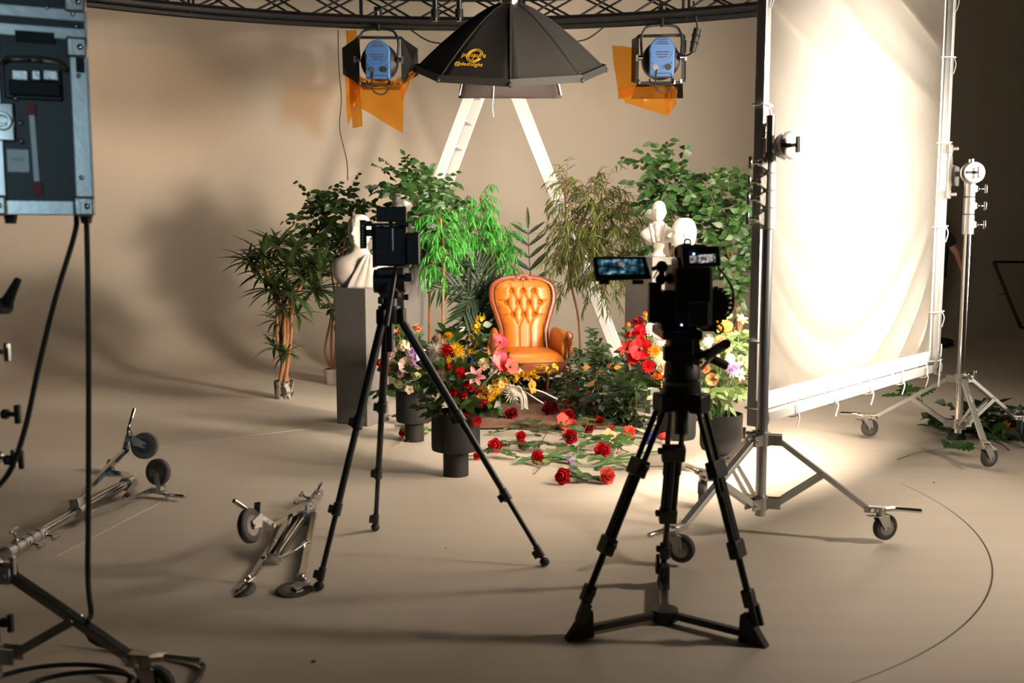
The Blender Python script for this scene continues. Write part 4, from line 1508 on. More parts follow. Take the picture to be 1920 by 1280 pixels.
z1 = P(686, 541, G(688, 800).y).z
pt1, ps1 = plinth('dark grey square plinth under the draped torso bust', G(634, 794), G(689, 800), G(733, 788), z1, MT['block'])
c2 = G(759, 748)
z2 = P(762, 483, c2.y).z
pt2, ps2 = plinth('grey square plinth behind the slim tripod camera', G(741, 741), c2, G(799, 744), z2, MT['block'])
c3 = G(1219, 776)
z3 = P(1219, 482, c3.y).z
pt3, ps3 = plinth('grey square plinth under the bald gentleman bust', G(1168, 762), c3, G(1260, 764), z3, MT['block'])
c4_ = P(1282, 514, 8.0)
z4 = c4_.z
pt4, ps4 = plinth('shorter grey plinth hidden behind the cinema camera', V((c4_.x - .14, 8.05, 0)), V((c4_.x, 7.9, 0)), V((c4_.x + .15, 8.05, 0)), z4, MT['block'])


# ------------------------------------------------------------------ busts
def gauss(p, c, s):
    return exp(-sum(((a - b) / q) ** 2 for a, b, q in zip(p, c, s)))


def bust(label, at, Hh, yaw, kind, headturn=0.0):
    """lofted figure, unit height 1 (base 0 .. crown 1), face towards -y"""
    root = thing('plaster_bust', label, 'bust', at)
    if kind == 'torso':
        rings = [(.00, .27, .135, 0), (.05, .31, .15, 0), (.10, .355, .16, 0), (.16, .385, .165, 0), (.24, .395, .17, 0), (.32, .385, .165, .0), (.38, .35, .15, .0), (.42, .28, .132, .01), (.45, .20, .12, .015), (.48, .14, .112, .015), (.51, .115, .108, .01), (.545, .112, .11, .005)]
        z_h, hs = .53, .47
        foot = None
    elif kind == 'gent':
        rings = [(.235, .16, .09, 0), (.26, .215, .115, 0), (.30, .27, .135, 0), (.36, .315, .15, 0), (.42, .33, .15, 0), (.47, .30, .14, .005), (.52, .22, .12, .01), (.56, .145, .105, .012), (.60, .108, .094, .01), (.625, .098, .092, .006)]
        z_h, hs = .60, .40
    else:
        rings = [(.10, .16, .10, 0), (.16, .19, .12, 0), (.24, .23, .14, 0), (.29, .22, .135, 0), (.34, .16, .12, .01), (.38, .115, .105, .02), (.42, .10, .10, .015), (.46, .10, .10, .01)]
        z_h, hs = .42, .58
    nseg = 56
    vv, ff = [], []
    # torso
    for (z, rx, ry, cy) in rings:
        for i in range(nseg):
            a = 2 * pi * i / nseg
            ca, sa = cos(a), sin(a)
            ex_ = .75
            x = rx * math.copysign(abs(ca) ** ex_, ca)
            y = ry * math.copysign(abs(sa) ** .95, sa) + cy
            pz = z
            p = V((x, y, pz))
            if kind == 'torso' and y < 0:
                p.y -= .028 * gauss((x, z), (.15, .27), (.13, .09)) + .028 * gauss((x, z), (-.15, .27), (.13, .09))
                p.y += .018 * gauss((x,), (0,), (.03,)) * (1 if z < .4 else 0)
            if kind == 'torso' and abs(ca) > .9 and z < .22:
                p.x *= .97
            vv.append(p)
    # head rings
    nh = 34
    bx0 = hs
    for j in range(1, nh):
        t = j / nh                       # 0 chin-ish .. 1 crown
        ph = pi * (.16 + .84 * t)
        zc = z_h + hs * .53
        zz = zc - hs * .49 * cos(ph) - hs * .015
        r0 = sin(ph)
        # jaw narrows, skull widens at the back
        rx = .315 * hs * (r0 ** .72) * (1 - .20 * max(0, (.42 - t) / .42))
        ry = .385 * hs * (r0 ** .70)
        cyy = -.012 * (1 - t) + .004
        for i in range(nseg):
            a = 2 * pi * i / nseg
            ca, sa = cos(a), sin(a)
            x, y = rx * ca, ry * sa + cyy
            fx, fz_ = x / hs, (zz - z_h) / hs     # head coordinates
            if sa < .15:
                k = max(0, -sa) * 1.5
                dz = 0
                dz -= .085 * gauss((fx, fz_), (0, .43), (.050, .055)) + .055 * gauss((fx, fz_), (0, .50), (.036, .09))   # nose
                dz -= .030 * gauss((fx, fz_), (.0, .615), (.17, .035))       # brow
                dz += .040 * gauss((abs(fx), fz_), (.105, .545), (.055, .035))  # sockets
                dz -= .018 * gauss((abs(fx), fz_), (.105, .54), (.03, .018))
                dz -= .030 * gauss((fx, fz_), (0, .30), (.07, .018)) + .030 * gauss((fx, fz_), (0, .265), (.06, .018))   # lips
                dz += .020 * gauss((fx, fz_), (0, .282), (.07, .007))
                dz -= .040 * gauss((fx, fz_), (0, .17), (.07, .05))       # chin
                dz -= .012 * gauss((abs(fx), fz_), (.15, .42), (.06, .06))
                y += dz * hs * k
            if kind in ('torso', 'girl') and (fz_ > .66 or sa > .05):
                h = .055 * abs(MN.noise(V((fx * 14, sa * 5, fz_ * 14)))) + .008
                if kind == 'girl':
                    h = .012 * abs(sin(fz_ * 40 + ca * 5)) * .4
                x += ca * h * hs
                y += sa * h * hs
            if kind == 'gent' and fz_ < .62 and (sa > -.25 and abs(ca) > .5) and fz_ > .28:
                h = .022 * abs(MN.noise(V((fx * 18, sa * 6, fz_ * 18)))) + .010
                x += ca * h * hs
                y += sa * h * hs
            # turn of the head
            xt = x * cos(headturn) - y * sin(headturn)
            yt = x * sin(headturn) + y * cos(headturn)
            vv.append(V((xt, yt, zz)))
    nr = len(rings) + nh - 1
    for k in range(nr - 1):
        for i in range(nseg):
            ff.append((k * nseg + i, k * nseg + (i + 1) % nseg, (k + 1) * nseg + (i + 1) % nseg, (k + 1) * nseg + i))
    ff.append(tuple(range(nseg - 1, -1, -1)))
    ff.append(tuple(range((nr - 1) * nseg, nr * nseg)))
    rot = M.Rotation(yaw, 3, 'Z')
    T = lambda p: V(at) + rot @ (V(p) * Hh)
    mb = MB().add([T(p) for p in vv], ff)
    mb.build('figure', MT['plaster'], root, angle=180)
    # ears
    for s in (-1, 1):
        er = MB()
        cx, cyy, cz_ = s * .312 * hs, .012, z_h + hs * .47
        cx2 = cx * cos(headturn) - cyy * sin(headturn); cy2 = cx * sin(headturn) + cyy * cos(headturn)
        er.sph((0, 0, 0), (.012 * hs / .44, .026 * hs / .44, .042 * hs / .44), 12, 8)
        er.torus((s * .008, 0, .0), (1, 0, 0), .026 * hs / .44, .007, 14, 6)
        er.v = [T(V((cx2, cy2, cz_)) + p) for p in er.v]
        er.build('ear', MT['plaster'], root)
    if kind == 'torso':
        # cloth over one shoulder with folds
        mb = MB()

        def dr(u, v):
            # u across the strap, v from shoulder down to hip
            x = .20 - .06 * (1 - v) - v * (.32 * (1 - u) - .10 * u) + .11 * (u - .3)
            z = .455 * (1 - v) ** .9 + .0 * v
            w_ = .36
            yy = -.165 * sqrt(max(0.03, 1 - (x / .40) ** 2)) - .020 * gauss((x, z), (.15, .27), (.13, .09)) - .012
            if z > .40:
                yy *= max(.3, 1 - (z - .40) * 9)
            yy -= .014 * abs(sin(u * 11 + v * 1.5)) + .004
            return T((x, yy, max(.0, z)))
        mb.grid(dr, 22, 18)
        mb.build('drape', MT['plaster'], root, angle=180, thick=.006)
        hb = MB()
        hb.torus(T((0, .0, z_h + hs * .80)), (0, .15, 1), .128 * Hh, .012 * Hh, 30, 8)
        hb.build('headband', MT['plaster'], root)
    if kind == 'gent':
        MB().lathe([(.125, 0), (.125, .025), (.105, .04), (.09, .06), (.078, .10), (.085, .15), (.105, .19), (.12, .21), (.12, .245)], (0, 0, 0), (0, 0, 1), 28)
        so_ = MB().lathe([(.13 * Hh, 0), (.13 * Hh, .03 * Hh), (.105 * Hh, .045 * Hh), (.09 * Hh, .065 * Hh), (.08 * Hh, .10 * Hh), (.09 * Hh, .15 * Hh), (.11 * Hh, .175 * Hh), (.115 * Hh, .25 * Hh)], V(at), (0, 0, 1), 28)
        so_.build('socle', MT['plaster'], root)
        for s in (-1, 1):
            MB().grid(lambda u, v: T((s * (.02 + .10 * v ** .8 + .055 * u * (1 - .4 * v)), -.155 - .01 * u + .10 * max(0, v - .55) + .022 * (1 - u), .25 + .34 * v)), 6, 14).build('lapel', MT['plaster'], root, angle=180, thick=.010)
        MB().grid(lambda u, v: T(((u - .5) * (.05 + .05 * v) + .006 * sin(v * 14), -.165 - .020 * sin(pi * u) - .008 * sin(v * 22) + .07 * max(0, v - .5), .27 + .33 * v)), 8, 16).build('cravat', MT['plaster'], root, angle=180, thick=.008)
    if kind == 'girl':
        so_ = MB().lathe([(.15 * Hh, 0), (.15 * Hh, .03 * Hh), (.10 * Hh, .05 * Hh), (.10 * Hh, .12 * Hh)], V(at), (0, 0, 1), 24)
        so_.build('socle', MT['plaster'], root)
        MB().sph(T((0, .115, z_h + hs * .60)), (.05, .05, .05), 14, 10).build('hair_bun', MT['plaster'], root)
    return root


bust('white torso bust with a headband and a sash over one shoulder', pt1 + V((-.01, .02, 0)), .555, -.06, 'torso', -.22)
bust('white bust half hidden behind the slim tripod camera', pt2 + V((-.075, .03, 0)), .56, .1, 'torso', .3)
bust('white bald gentleman bust with cravat on a round socle', pt3, .455, -.22, 'gent', -.15)
bust('smooth white head bust with its face turned aside', pt4, .45, -1.35, 'girl', -.25)

# ------------------------------------------------------------------ rug
RUG = new_mat('patterned_rug')[0]
nt = RUG.node_tree
N, L = nt.nodes, nt.links
b = N['Principled BSDF']
tc = N.new('ShaderNodeTexCoord')
w1 = N.new('ShaderNodeTexWave'); w1.inputs['Scale'].default_value = 9; w1.inputs['Distortion'].default_value = 3; w1.bands_direction = 'Y'
vz = N.new('ShaderNodeTexVoronoi'); vz.inputs['Scale'].default_value = 26
nz = N.new('ShaderNodeTexNoise'); nz.inputs['Scale'].default_value = 60
vz.inputs['Scale'].default_value = 11
for n_ in (w1, vz, nz):
    L.new(tc.outputs['Object'], n_.inputs['Vector'])
mx = N.new('ShaderNodeMix'); mx.data_type = 'RGBA'; mx.inputs['A'].default_value = (.055, .020, .013, 1); mx.inputs['B'].default_value = (.24, .125, .075, 1)
ad = N.new('ShaderNodeMath'); ad.operation = 'MULTIPLY'
L.new(w1.outputs['Fac'], ad.inputs[0]); L.new(vz.outputs['Distance'], ad.inputs[1])
a2 = N.new('ShaderNodeMath'); a2.operation = 'ADD'; L.new(ad.outputs[0], a2.inputs[0]); L.new(nz.outputs['Fac'], a2.inputs[1])
a3 = N.new('ShaderNodeMath'); a3.operation = 'SUBTRACT'; a3.inputs[1].default_value = .25; L.new(a2.outputs[0], a3.inputs[0])
L.new(a3.outputs[0], mx.inputs['Factor']); L.new(mx.outputs['Result'], b.inputs['Base Color'])
b.inputs['Roughness'].default_value = .95
r0, r1 = G(885, 806), G(1142, 806)
ry1 = G(1000, 735).y
rg = MB()


def rugf(u, v):
    x = r0.x + (r1.x - r0.x) * u
    y = r0.y + (ry1 - r0.y) * v
    return V((x + .01 * sin(v * 9), y + .012 * sin(u * 8), .012 + .006 * sin(u * 7 + v * 3) * (1 - v)))


rg.grid(rugf, 24, 20)
rug = rg.build('rug', RUG, angle=180, thick=.012)
tag(rug, 'reddish brown patterned rug under the tan armchair', 'rug')

# ------------------------------------------------------------------ armchair
CH = G(990, 759)
CH.y += .32
chz = .016
root = thing('armchair', 'tan button-tufted leather armchair with a carved mahogany frame', 'armchair', V((CH.x, CH.y, chz)))
CR = M.Rotation(radians(7), 3, 'Z')


def ch(x, y, z):
    """chair coordinates: x right, y back, z up"""
    return V((CH.x, CH.y, chz)) + CR @ V((x, y, z * .972))


# back outline: half width as a function of height
def halfw(z):
    ks = [(.30, .225), (.42, .215), (.52, .205), (.60, .207), (.68, .225), (.76, .255), (.84, .278), (.92, .288), (.98, .278), (1.02, .250), (1.05, .205), (1.068, .14), (1.075, 0.0)]
    for (a, b_), (c, d) in zip(ks, ks[1:]):
        if a <= z <= c:
            t = (z - a) / (c - a)
            return b_ + (d - b_) * (t * t * (3 - 2 * t))
    return ks[0][1] if z < ks[0][0] else 0


outl = []
for z in [.30, .36, .42, .48, .54, .60, .66, .72, .78, .84, .90, .95, .99, 1.02, 1.045, 1.06, 1.07]:
    outl.append((halfw(z), z))
ring = [(x, z) for x, z in outl] + [(0, 1.076)] + [(-x, z) for x, z in reversed(outl)]


def lean(z):
    return .24 + (z - .40) * .20


fr = MB()
pts = bez([ch(x, lean(z), z) for x, z in ring], 130)
fr.tube(pts, .026, 10)
fr.build('back_frame', MT['wood'], root)
pts2 = bez([ch(x * .985 + (0), lean(z) - .020, z - .004) for x, z in ring], 130)
MB().tube(pts2, .010, 8).build('frame_moulding', MT['wood'], root)
# crest carving
cr_ = MB()
for k in range(-4, 5):
    a = k * .36
    cr_.sph(ch(sin(a) * .050, lean(1.08) - .022, 1.062 + cos(a) * .034), (.013, .012, .028), 10, 8, (V((cos(a), 0, -sin(a))), V((0, 1, 0)), V((sin(a), 0, cos(a)))))
cr_.sph(ch(0, lean(1.08) - .026, 1.058), (.026, .016, .020), 12, 8)
cr_.sph(ch(-.07, lean(1.07) - .02, 1.052), (.03, .012, .012), 10, 6).sph(ch(.07, lean(1.07) - .02, 1.052), (.03, .012, .012), 10, 6)
cr_.build('crest_carving', MT['wood'], root)
# tufted back
btn = []
for z, xs in ((.955, (-.105, -.005, .095)), (.845, (-.155, -.05, .05, .155)), (.735, (-.10, 0, .10))):
    for x in xs:
        btn.append((x, z))
lines = []
for (x, z) in btn:
    for (x2, z2) in btn:
        if .05 < z - z2 < .15 and abs(x - x2) < .09:
            lines.append(((x, z), (x2, z2)))
for x, z in ((-.05, .63), (.05, .63)):
    lines += [((x, z), (x, .40))]
    for (x2, z2) in btn:
        if z2 < .75 and abs(x2 - x) < .08:
            lines.append(((x, z), (x2, z2)))
lines += [((-.105, .955), (-.13, 1.04)), ((-.005, .955), (-.005, 1.05)), ((.095, .955), (.12, 1.04)), ((-.155, .845), (-.24, .87)), ((.155, .845), (.24, .87)),
          ((-.10, .735), (-.20, .72)), ((.10, .735), (.20, .72))]


def segd(p, a, b_):
    ax_, az = a
    bx_, bz = b_
    dx, dz = bx_ - ax_, bz - az
    t = max(0, min(1, ((p[0] - ax_) * dx + (p[1] - az) * dz) / (dx * dx + dz * dz)))
    return sqrt((p[0] - ax_ - t * dx) ** 2 + (p[1] - az - t * dz) ** 2)


mb = MB()


def back(u, v):
    z = .36 + .695 * v
    hw = max(.0, halfw(min(z, 1.0745)) - .030)
    s = 2 * u - 1
    x = hw * s
    edge = (1 - abs(s) ** 5) * min(1, (1 - v) / .10) ** .5
    puff = .050 * edge
    dmp = 0
    for (bx_, bz) in btn:
        d2 = (x - bx_) ** 2 + (z - bz) ** 2
        dmp += .036 * exp(-d2 / .00042)
    lm = 0
    for a, b_ in lines:
        d = segd((x, z), a, b_)
        lm = max(lm, .012 * exp(-(d / .009) ** 2))
    return ch(x, lean(z) - .012 - puff + (dmp + lm) * min(1, edge * 1.6), z)


mb.grid(back, 84, 96)
lb_ = mb.build('back_cushion', MT['leather'], root, angle=180)
mb = MB().grid(lambda u, v: ch((2 * u - 1) * max(0, halfw(min(.36 + .695 * v, 1.0745)) - .01), lean(.36 + .695 * v) + .012, .36 + .695 * v), 12, 24).build('back_panel', MT['leather'], root, angle=180)
for (x, z) in btn:
    MB().sph(ch(x, lean(z) - .034, z), (.010, .006, .010), 10, 6).build('button', MT['leather'], lb_)
nl = MB()
for i in range(0, 130):
    pass
pin = [((abs(x) - .034) * (1 if x > 0 else -1) if abs(x) > .034 else 0, min(z, 1.04) if z < 1.0 else z - .034) for x, z in ring]
pp = bez([ch(x, lean(z) - .030, z) for x, z in pin], 400)
acc, last = 0, pp[0]
for p in pp:
    acc += (p - last).length
    last = p
    if acc > .0165:
        acc = 0
        nl.sph(p, .0058, 6, 4)
st_ = nl.build('nailhead_trim', MT['brass'], root)
st_['kind'] = 'stuff'
# seat
mb = MB()


def seat(u, v):
    # v 0 front .. 1 back, closed loop section handled by top only
    s = 2 * u - 1
    wd = .285 - .05 * v
    yy = -.33 + .56 * v
    bow = .05 * (1 - s * s) * (1 - v)
    ed = (1 - abs(s) ** 4) ** .5 if abs(s) < 1 else 0
    ef = min(1, v / .16)
    h = .355 + .085 * (ed * (1 - (1 - ef) ** 2.4)) + .022 * sin(pi * v)
    return ch(s * wd, yy - bow, h)


mb.grid(seat, 40, 34)
mb.build('seat_cushion', MT['leather'], root, angle=180)
sr = MB()
front = [ch(s * .295, -.335 - .055 * (1 - s * s), .315) for s in [i / 12 * 2 - 1 for i in range(13)]]
back_ = [ch(.24, .26, .315), ch(-.24, .26, .315)]
loop = front + back_
sr.prism([p - UP * .045 for p in loop], UP * .09)
sr.build('seat_rail', MT['wood'], root, smooth=False, bevel=.008)
nl = MB()
for i in range(60):
    s = i / 59 * 2 - 1
    nl.sph(ch(s * .29, -.342 - .055 * (1 - s * s), .366), .0055, 6, 4)
nl.build('nailhead_trim', MT['brass'], root)['kind'] = 'stuff'
# arms
for s in (-1, 1):
    mb = MB()

    def arm(u, v, s=s):
        # u around the section, v front .. back
        a = 2 * pi * u
        yy = -.20 + .42 * v
        xc = s * (.325 - .05 * v)
        wd = .052 - .006 * v
        top_ = .575 + .045 * v + .02 * sin(pi * v)
        hgt = .105
        x = xc + cos(a) * wd
        z = top_ - hgt + (sin(a) * hgt if sin(a) > 0 else sin(a) * (hgt + .06))
        x += -s * .015 * max(0, -sin(a))
        return ch(x, yy, z)
    mb.grid(arm, 24, 14, True)
    n_ = len(mb.v)
    mb.f.append(tuple(range(23, -1, -1)))
    mb.f.append(tuple(range(n_ - 24, n_)))
    mb.build('arm', MT['leather'], root, angle=60)
    # carved arm support, scrolling forward
    sup = bez([ch(s * .318, -.22, .600), ch(s * .326, -.265, .590), ch(s * .332, -.262, .545), ch(s * .325, -.215, .48), ch(s * .318, -.205, .42), ch(s * .315, -.26, .36), ch(s * .300, -.315, .33)], 40)
    rr = [.022 + .010 * sin(pi * min(1, i / 12)) for i in range(len(sup))]
    MB().tube(sup, rr, 10).build('arm_support', MT['wood'], root)
    # front cabriole legs and rear legs
    lg = bez([ch(s * .285, -.315, .32), ch(s * .305, -.345, .23), ch(s * .285, -.325, .12), ch(s * .290, -.335, .03)], 20)
    MB().tube(lg, [.040 - .022 * (i / (len(lg) - 1)) for i in range(len(lg))], 10).build('leg', MT['wood'], root)
    MB().sph(ch(s * .290, -.335, .014), (.016, .016, .014), 10, 8).build('foot_caster', MT['brass'], root)
    lg = bez([ch(s * .225, .24, .34), ch(s * .225, .27, .18), ch(s * .225, .33, .005)], 12)
    MB().tube(lg, [.026 - .010 * (i / (len(lg) - 1)) for i in range(len(lg))], 10).build('leg', MT['wood'], root)


# ------------------------------------------------------------------ leaves
def leaf_mesh(name, prof, m, fold=.10, droop=.15, n=None):
    """leaf of length 1 along +y, normal +z; prof: list of (t, half width)"""
    vv, ff = [], []
    for t, w_ in prof:
        z = -droop * t * t
        vv += [V((-w_, t, z + fold * w_)), V((0, t, z)), V((w_, t, z + fold * w_))]
    for i in range(len(prof) - 1):
        a = 3 * i
        ff += [(a, a + 1, a + 4, a + 3), (a + 1, a + 2, a + 5, a + 4)]
    mb = MB().add(vv, ff)
    me = mb.mesh(name, True, 180)
    me.materials.append(m)
    return me


OV = [(0, .012), (.12, .15), (.32, .245), (.55, .225), (.78, .12), (1, .004)]
HT = [(0, .01), (.05, .20), (.2, .30), (.45, .25), (.72, .12), (1, .004)]
ST_ = [(0, .034), (.15, .060), (.4, .075), (.65, .064), (.85, .036), (1, .003)]
WI = [(0, .012), (.2, .055), (.5, .066), (.8, .035), (1, .003)]
OAK = [(0, .02), (.10, .10), (.18, .06), (.28, .20), (.38, .10), (.50, .28), (.60, .14), (.72, .25), (.82, .13), (.93, .12), (1, .01)]
LM = dict(
    ficus=leaf_mesh('ficus_leaf', OV, MT['ficus']), ficus2=leaf_mesh('ficus_leaf', OV, MT['ficus2']), pale=leaf_mesh('pale_leaf', OV, MT['pale']),
    drac=leaf_mesh('strap_leaf', ST_, MT['drac'], .4, .34), bright=leaf_mesh('slim_leaf', WI, MT['bright'], .2, .3),
    willow=leaf_mesh('slim_leaf', WI, MT['willow'], .2, .2), palm=leaf_mesh('palm_leaflet', [(0, .02), (.2, .06), (.5, .07), (.8, .04), (1, .003)], MT['palm'], .5, .12),
    palmb=leaf_mesh('palm_leaflet', [(0, .02), (.2, .075), (.5, .09), (.8, .055), (1, .003)], MT['palm'], .5, .05),
    ivy=leaf_mesh('ivy_leaf', HT, MT['ivy']), oak=leaf_mesh('oak_leaf', OAK, MT['ficus2'], .1, .1), varieg=leaf_mesh('pale_leaf', OV, MT['varieg']),
    rose=leaf_mesh('rose_leaf', [(0, .012), (.15, .19), (.38, .27), (.62, .22), (.82, .11), (1, .004)], MT['ficus']),
    autumn=leaf_mesh('orange_leaf', OV, MT['autumn']), lime=leaf_mesh('lime_leaf', HT, MT['pale']),
    blade=leaf_mesh('grass_blade', [(0, .010), (.3, .011), (.7, .008), (1, .001)], MT['ficus'], .5, .25),
)


def lmx(p, d, nrm, s):
    d = V(d).normalized()
    nrm = V(nrm)
    z = nrm - d * nrm.dot(d)
    z = z.normalized() if z.length > 1e-4 else frame_of(d)[0]
    x = d.cross(z)
    m = M((x, d, z)).transposed().to_4x4()
    return M.Translation(V(p)) @ m @ M.Scale(s, 4)


def put_leaves(root, me, mats, nparts, name='leaf', stuff='foliage'):
    """the leaves nearest the camera as parts of their own, the rest joined"""
    mats = sorted(mats, key=lambda m: m.translation.y)
    for m in mats[:nparts]:
        inst(name, me, root, m)
    rest = mats[nparts:]
    if rest:
        o_ = origin(root)
        n = len(me.vertices)
        co = np.empty(n * 3); me.vertices.foreach_get('co', co)
        co = np.c_[co.reshape(-1, 3), np.ones(n)]
        fs = [tuple(p.vertices) for p in me.polygons]
        V_, F_ = [], []
        for i, m in enumerate(rest):
            V_.append((co @ np.array(m).T)[:, :3] - np.array(o_))
            F_ += [tuple(k + i * n for k in f) for f in fs]
        V_ = np.concatenate(V_)
        mm = bpy.data.meshes.new(stuff)
        mm.from_pydata(V_.tolist(), [], F_)
        mm.update(); mm.shade_smooth()
        mm.materials.append(me.materials[0])
        o = bpy.data.objects.new(stuff, mm)
        COL.objects.link(o)
        o.parent = root
        o['kind'] = 'stuff'


def rv(rng):
    while True:
        p = V((rng.uniform(-1, 1), rng.uniform(-1, 1), rng.uniform(-1, 1)))
        if .02 < p.length < 1:
            return p


def twig_cloud(crowns, rng, ntwig, tl, nleaf, ls, droop=.3, spread=.9, up=.3, hang=0.0, face=.35):
    """twigs with alternate leaves inside ellipsoidal crowns; returns leaf matrices and twig lines"""
    mats, twigs = [], []
    tot = sum(c[3] * c[4] for c in crowns)
    for (px, py, Y, rx, ry, ryd) in crowns:
        c = P(px, py, Y)
        k = Y / F_PX
        rx_, rz_ = rx * k, ry * k
        nt_ = max(2, int(round(ntwig * (rx * ry) / tot)))
        for _ in range(nt_):
            q = rv(rng)
            q = q.normalized() * (q.length ** .55) * .78
            st = c + V((q.x * rx_, q.y * ryd, q.z * rz_))
            d = V((q.x, q.y, q.z * .7 + up)) + rv(rng) * .5
            d.normalize()
            L_ = tl * rng.uniform(.6, 1.2)
            pts = [st]
            for s in range(5):
                d = (d + V((0, 0, -droop * .35 - hang * s * .22))).normalized()
                pts.append(pts[-1] + d * (L_ / 5))
            twigs.append(pts)
            for j in range(nleaf):
                t = (j + .6) / nleaf * 5
                i = min(4, int(t))
                p = pts[i].lerp(pts[i + 1], t - i)
                dd = (pts[i + 1] - pts[i]).normalized()
                side = dd.cross(V((0, 0, 1)))
                side = side.normalized() if side.length > .1 else V((1, 0, 0))
                sg = 1 if j % 2 else -1
                ld = dd * (1 - spread * .5) + side * (sg * spread * .8) + rv(rng) * .4 + V((0, 0, -droop * .6 - hang))
                nr = V((0, -face, 1 - .45 * face)) + rv(rng) * .8
                mats.append(lmx(p, ld, nr, ls * rng.uniform(.7, 1.25)))
    return mats, twigs


def twig_mesh(root, twigs, r, m, name='twigs'):
    mb = MB()
    for t in twigs:
        mb.tube(t, [r * (1 - .7 * i / (len(t) - 1)) for i in range(len(t))], 4, False)
    mb.build(name, m, root)['kind'] = 'stuff'


def pot(root, px, py, wpx, hpx, m, taper=.85, lip=False, stain=False):
    b = G(px, py)
    k = b.y / F_PX
    r, h = wpx * k / 2, hpx * k * 1.02
    pr = [(r * taper, 0), (r * (taper + (1 - taper) * .5), h * .5), (r, h), (r * .93, h), (r * .90, h * .88), (r * .0, h * .88)]
    o = MB().lathe(pr, b, (0, 0, 1), 28).build('pot', m, root)
    MB().lathe([(0, h * .90), (r * .9, h * .90)], b, (0, 0, 1), 20).build('soil', MT['soil'], o)
    return b + V((0, 0, h * .9)), r


# ---- dracaena in the stained pot
rng = random.Random(3)
b = G(533, 745)
root = thing('potted_dracaena', 'bushy strap-leaved plant on bare canes in a black-stained pot', 'potted plant', b)
STAIN = mat('black_stained_pot', (.36, .31, .25), .8, var=.1)
nt = STAIN.node_tree
N, L = nt.nodes, nt.links
tc = N.new('ShaderNodeTexCoord'); nz = N.new('ShaderNodeTexNoise'); nz.inputs['Scale'].default_value = 22; nz.inputs['Detail'].default_value = 6
mp = N.new('ShaderNodeMapping'); mp.inputs['Scale'].default_value = (1, 1, .5)
L.new(tc.outputs['Object'], mp.inputs['Vector']); L.new(mp.outputs[0], nz.inputs['Vector'])
mr = N.new('ShaderNodeMapRange'); mr.inputs['From Min'].default_value = .50; mr.inputs['From Max'].default_value = .56
L.new(nz.outputs['Fac'], mr.inputs['Value'])
src = N['Principled BSDF'].inputs['Base Color'].links[0].from_socket
mx = N.new('ShaderNodeMix'); mx.data_type = 'RGBA'; mx.inputs['B'].default_value = (.015, .014, .013, 1)
L.new(mr.outputs[0], mx.inputs['Factor']); L.new(src, mx.inputs['A']); L.new(mx.outputs['Result'], N['Principled BSDF'].inputs['Base Color'])
tb, pr_ = pot(root, 533, 746, 37, 33, STAIN, .92)
Y = b.y
heads = [(492, 480, -.1), (520, 465, .05), (555, 470, -.05), (585, 492, .0), (500, 512, .12), (540, 500, -.15), (572, 520, .1), (470, 492, .1), (600, 510, -.05),
         (512, 545, -.12), (548, 552, -.1), (590, 545, .1), (530, 580, -.1), (558, 590, .05), (520, 600, .1), (515, 652, -.05), (538, 662, -.08), (528, 640, .08)]
mats = []
stalk = [(521, 620), (528, 610), (536, 600), (544, 595), (533, 620)]
for k, (px, py, dy) in enumerate(heads):
    c = P(px, py, Y + dy)
    big = py < 560
    nlf = 25 if big else 17
    ln = .30 if big else .20
    for j in range(nlf):
        a = j * 2.4 + k
        el = rng.uniform(-.5, 1.15)
        d = V((cos(a) * cos(el), sin(a) * cos(el), sin(el)))
        mats.append(lmx(c + d * .01, d, UP + rv(rng) * .3, ln * rng.uniform(.6, 1.1)))
put_leaves(root, LM['drac'], mats, 300)
for k in range(5):
    a = k * 1.256
    p0 = tb + V((cos(a) * pr_ * .5, sin(a) * pr_ * .4, -.03))
    hd = [heads[i] for i in (0, 4, 5, 6, 3)][k]
    ht = P(hd[0], hd[1], Y + hd[2])
    p1 = P(521 + k * 6, 640 - 4 * (k % 2), Y + .03 * sin(k * 2))
    p2 = P(518 + k * 8, 575, Y + .05 * sin(k * 3))
    MB().tube(bez([p0, p1, p2, ht], 15), [.019 - .0006 * i for i in range(16)], 7).build('cane', MT['bark'], root)
for k, hd in enumerate((1, 2, 7, 8)):
    hd = heads[hd]
    MB().tube(bez([P(526 + k * 5, 600, Y), P(522 + k * 9, 540, Y), P(hd[0], hd[1], Y + hd[2])], 10), .010, 6).build('cane', MT['bark'], root)


def ficus(label, potpx, potsz, potm, trunks, crowns, ntwig, ls, leaf, nparts, seed, trunk_m='bark', tl=.26, droop=.3, extra=None, Ybase=None, nleaf=8):
    rng = random.Random(seed)
    b = G(*potpx)
    root = thing('potted_ficus', label, 'potted plant', b)
    pot(root, potpx[0], potpx[1], potsz[0], potsz[1], potm, .82)
    for tr_ in trunks:
        pts = [P(px, py, b.y + dy) for px, py, dy in tr_]
        pts = bez(pts, 24)
        r0 = .016
        MB().tube(pts, [r0 * (1 - .5 * i / (len(pts) - 1)) for i in range(len(pts))], 7).build('trunk', MT[trunk_m], root)
    mats, twigs = twig_cloud([(px, py, b.y + dy, rx, ry, rd) for px, py, dy, rx, ry, rd in crowns], rng, ntwig, tl, nleaf, ls * 1.06, droop, face=1.3)
    put_leaves(root, LM[leaf], mats, nparts)
    twig_mesh(root, twigs, .004, MT['barkdark'])
    return root, rng


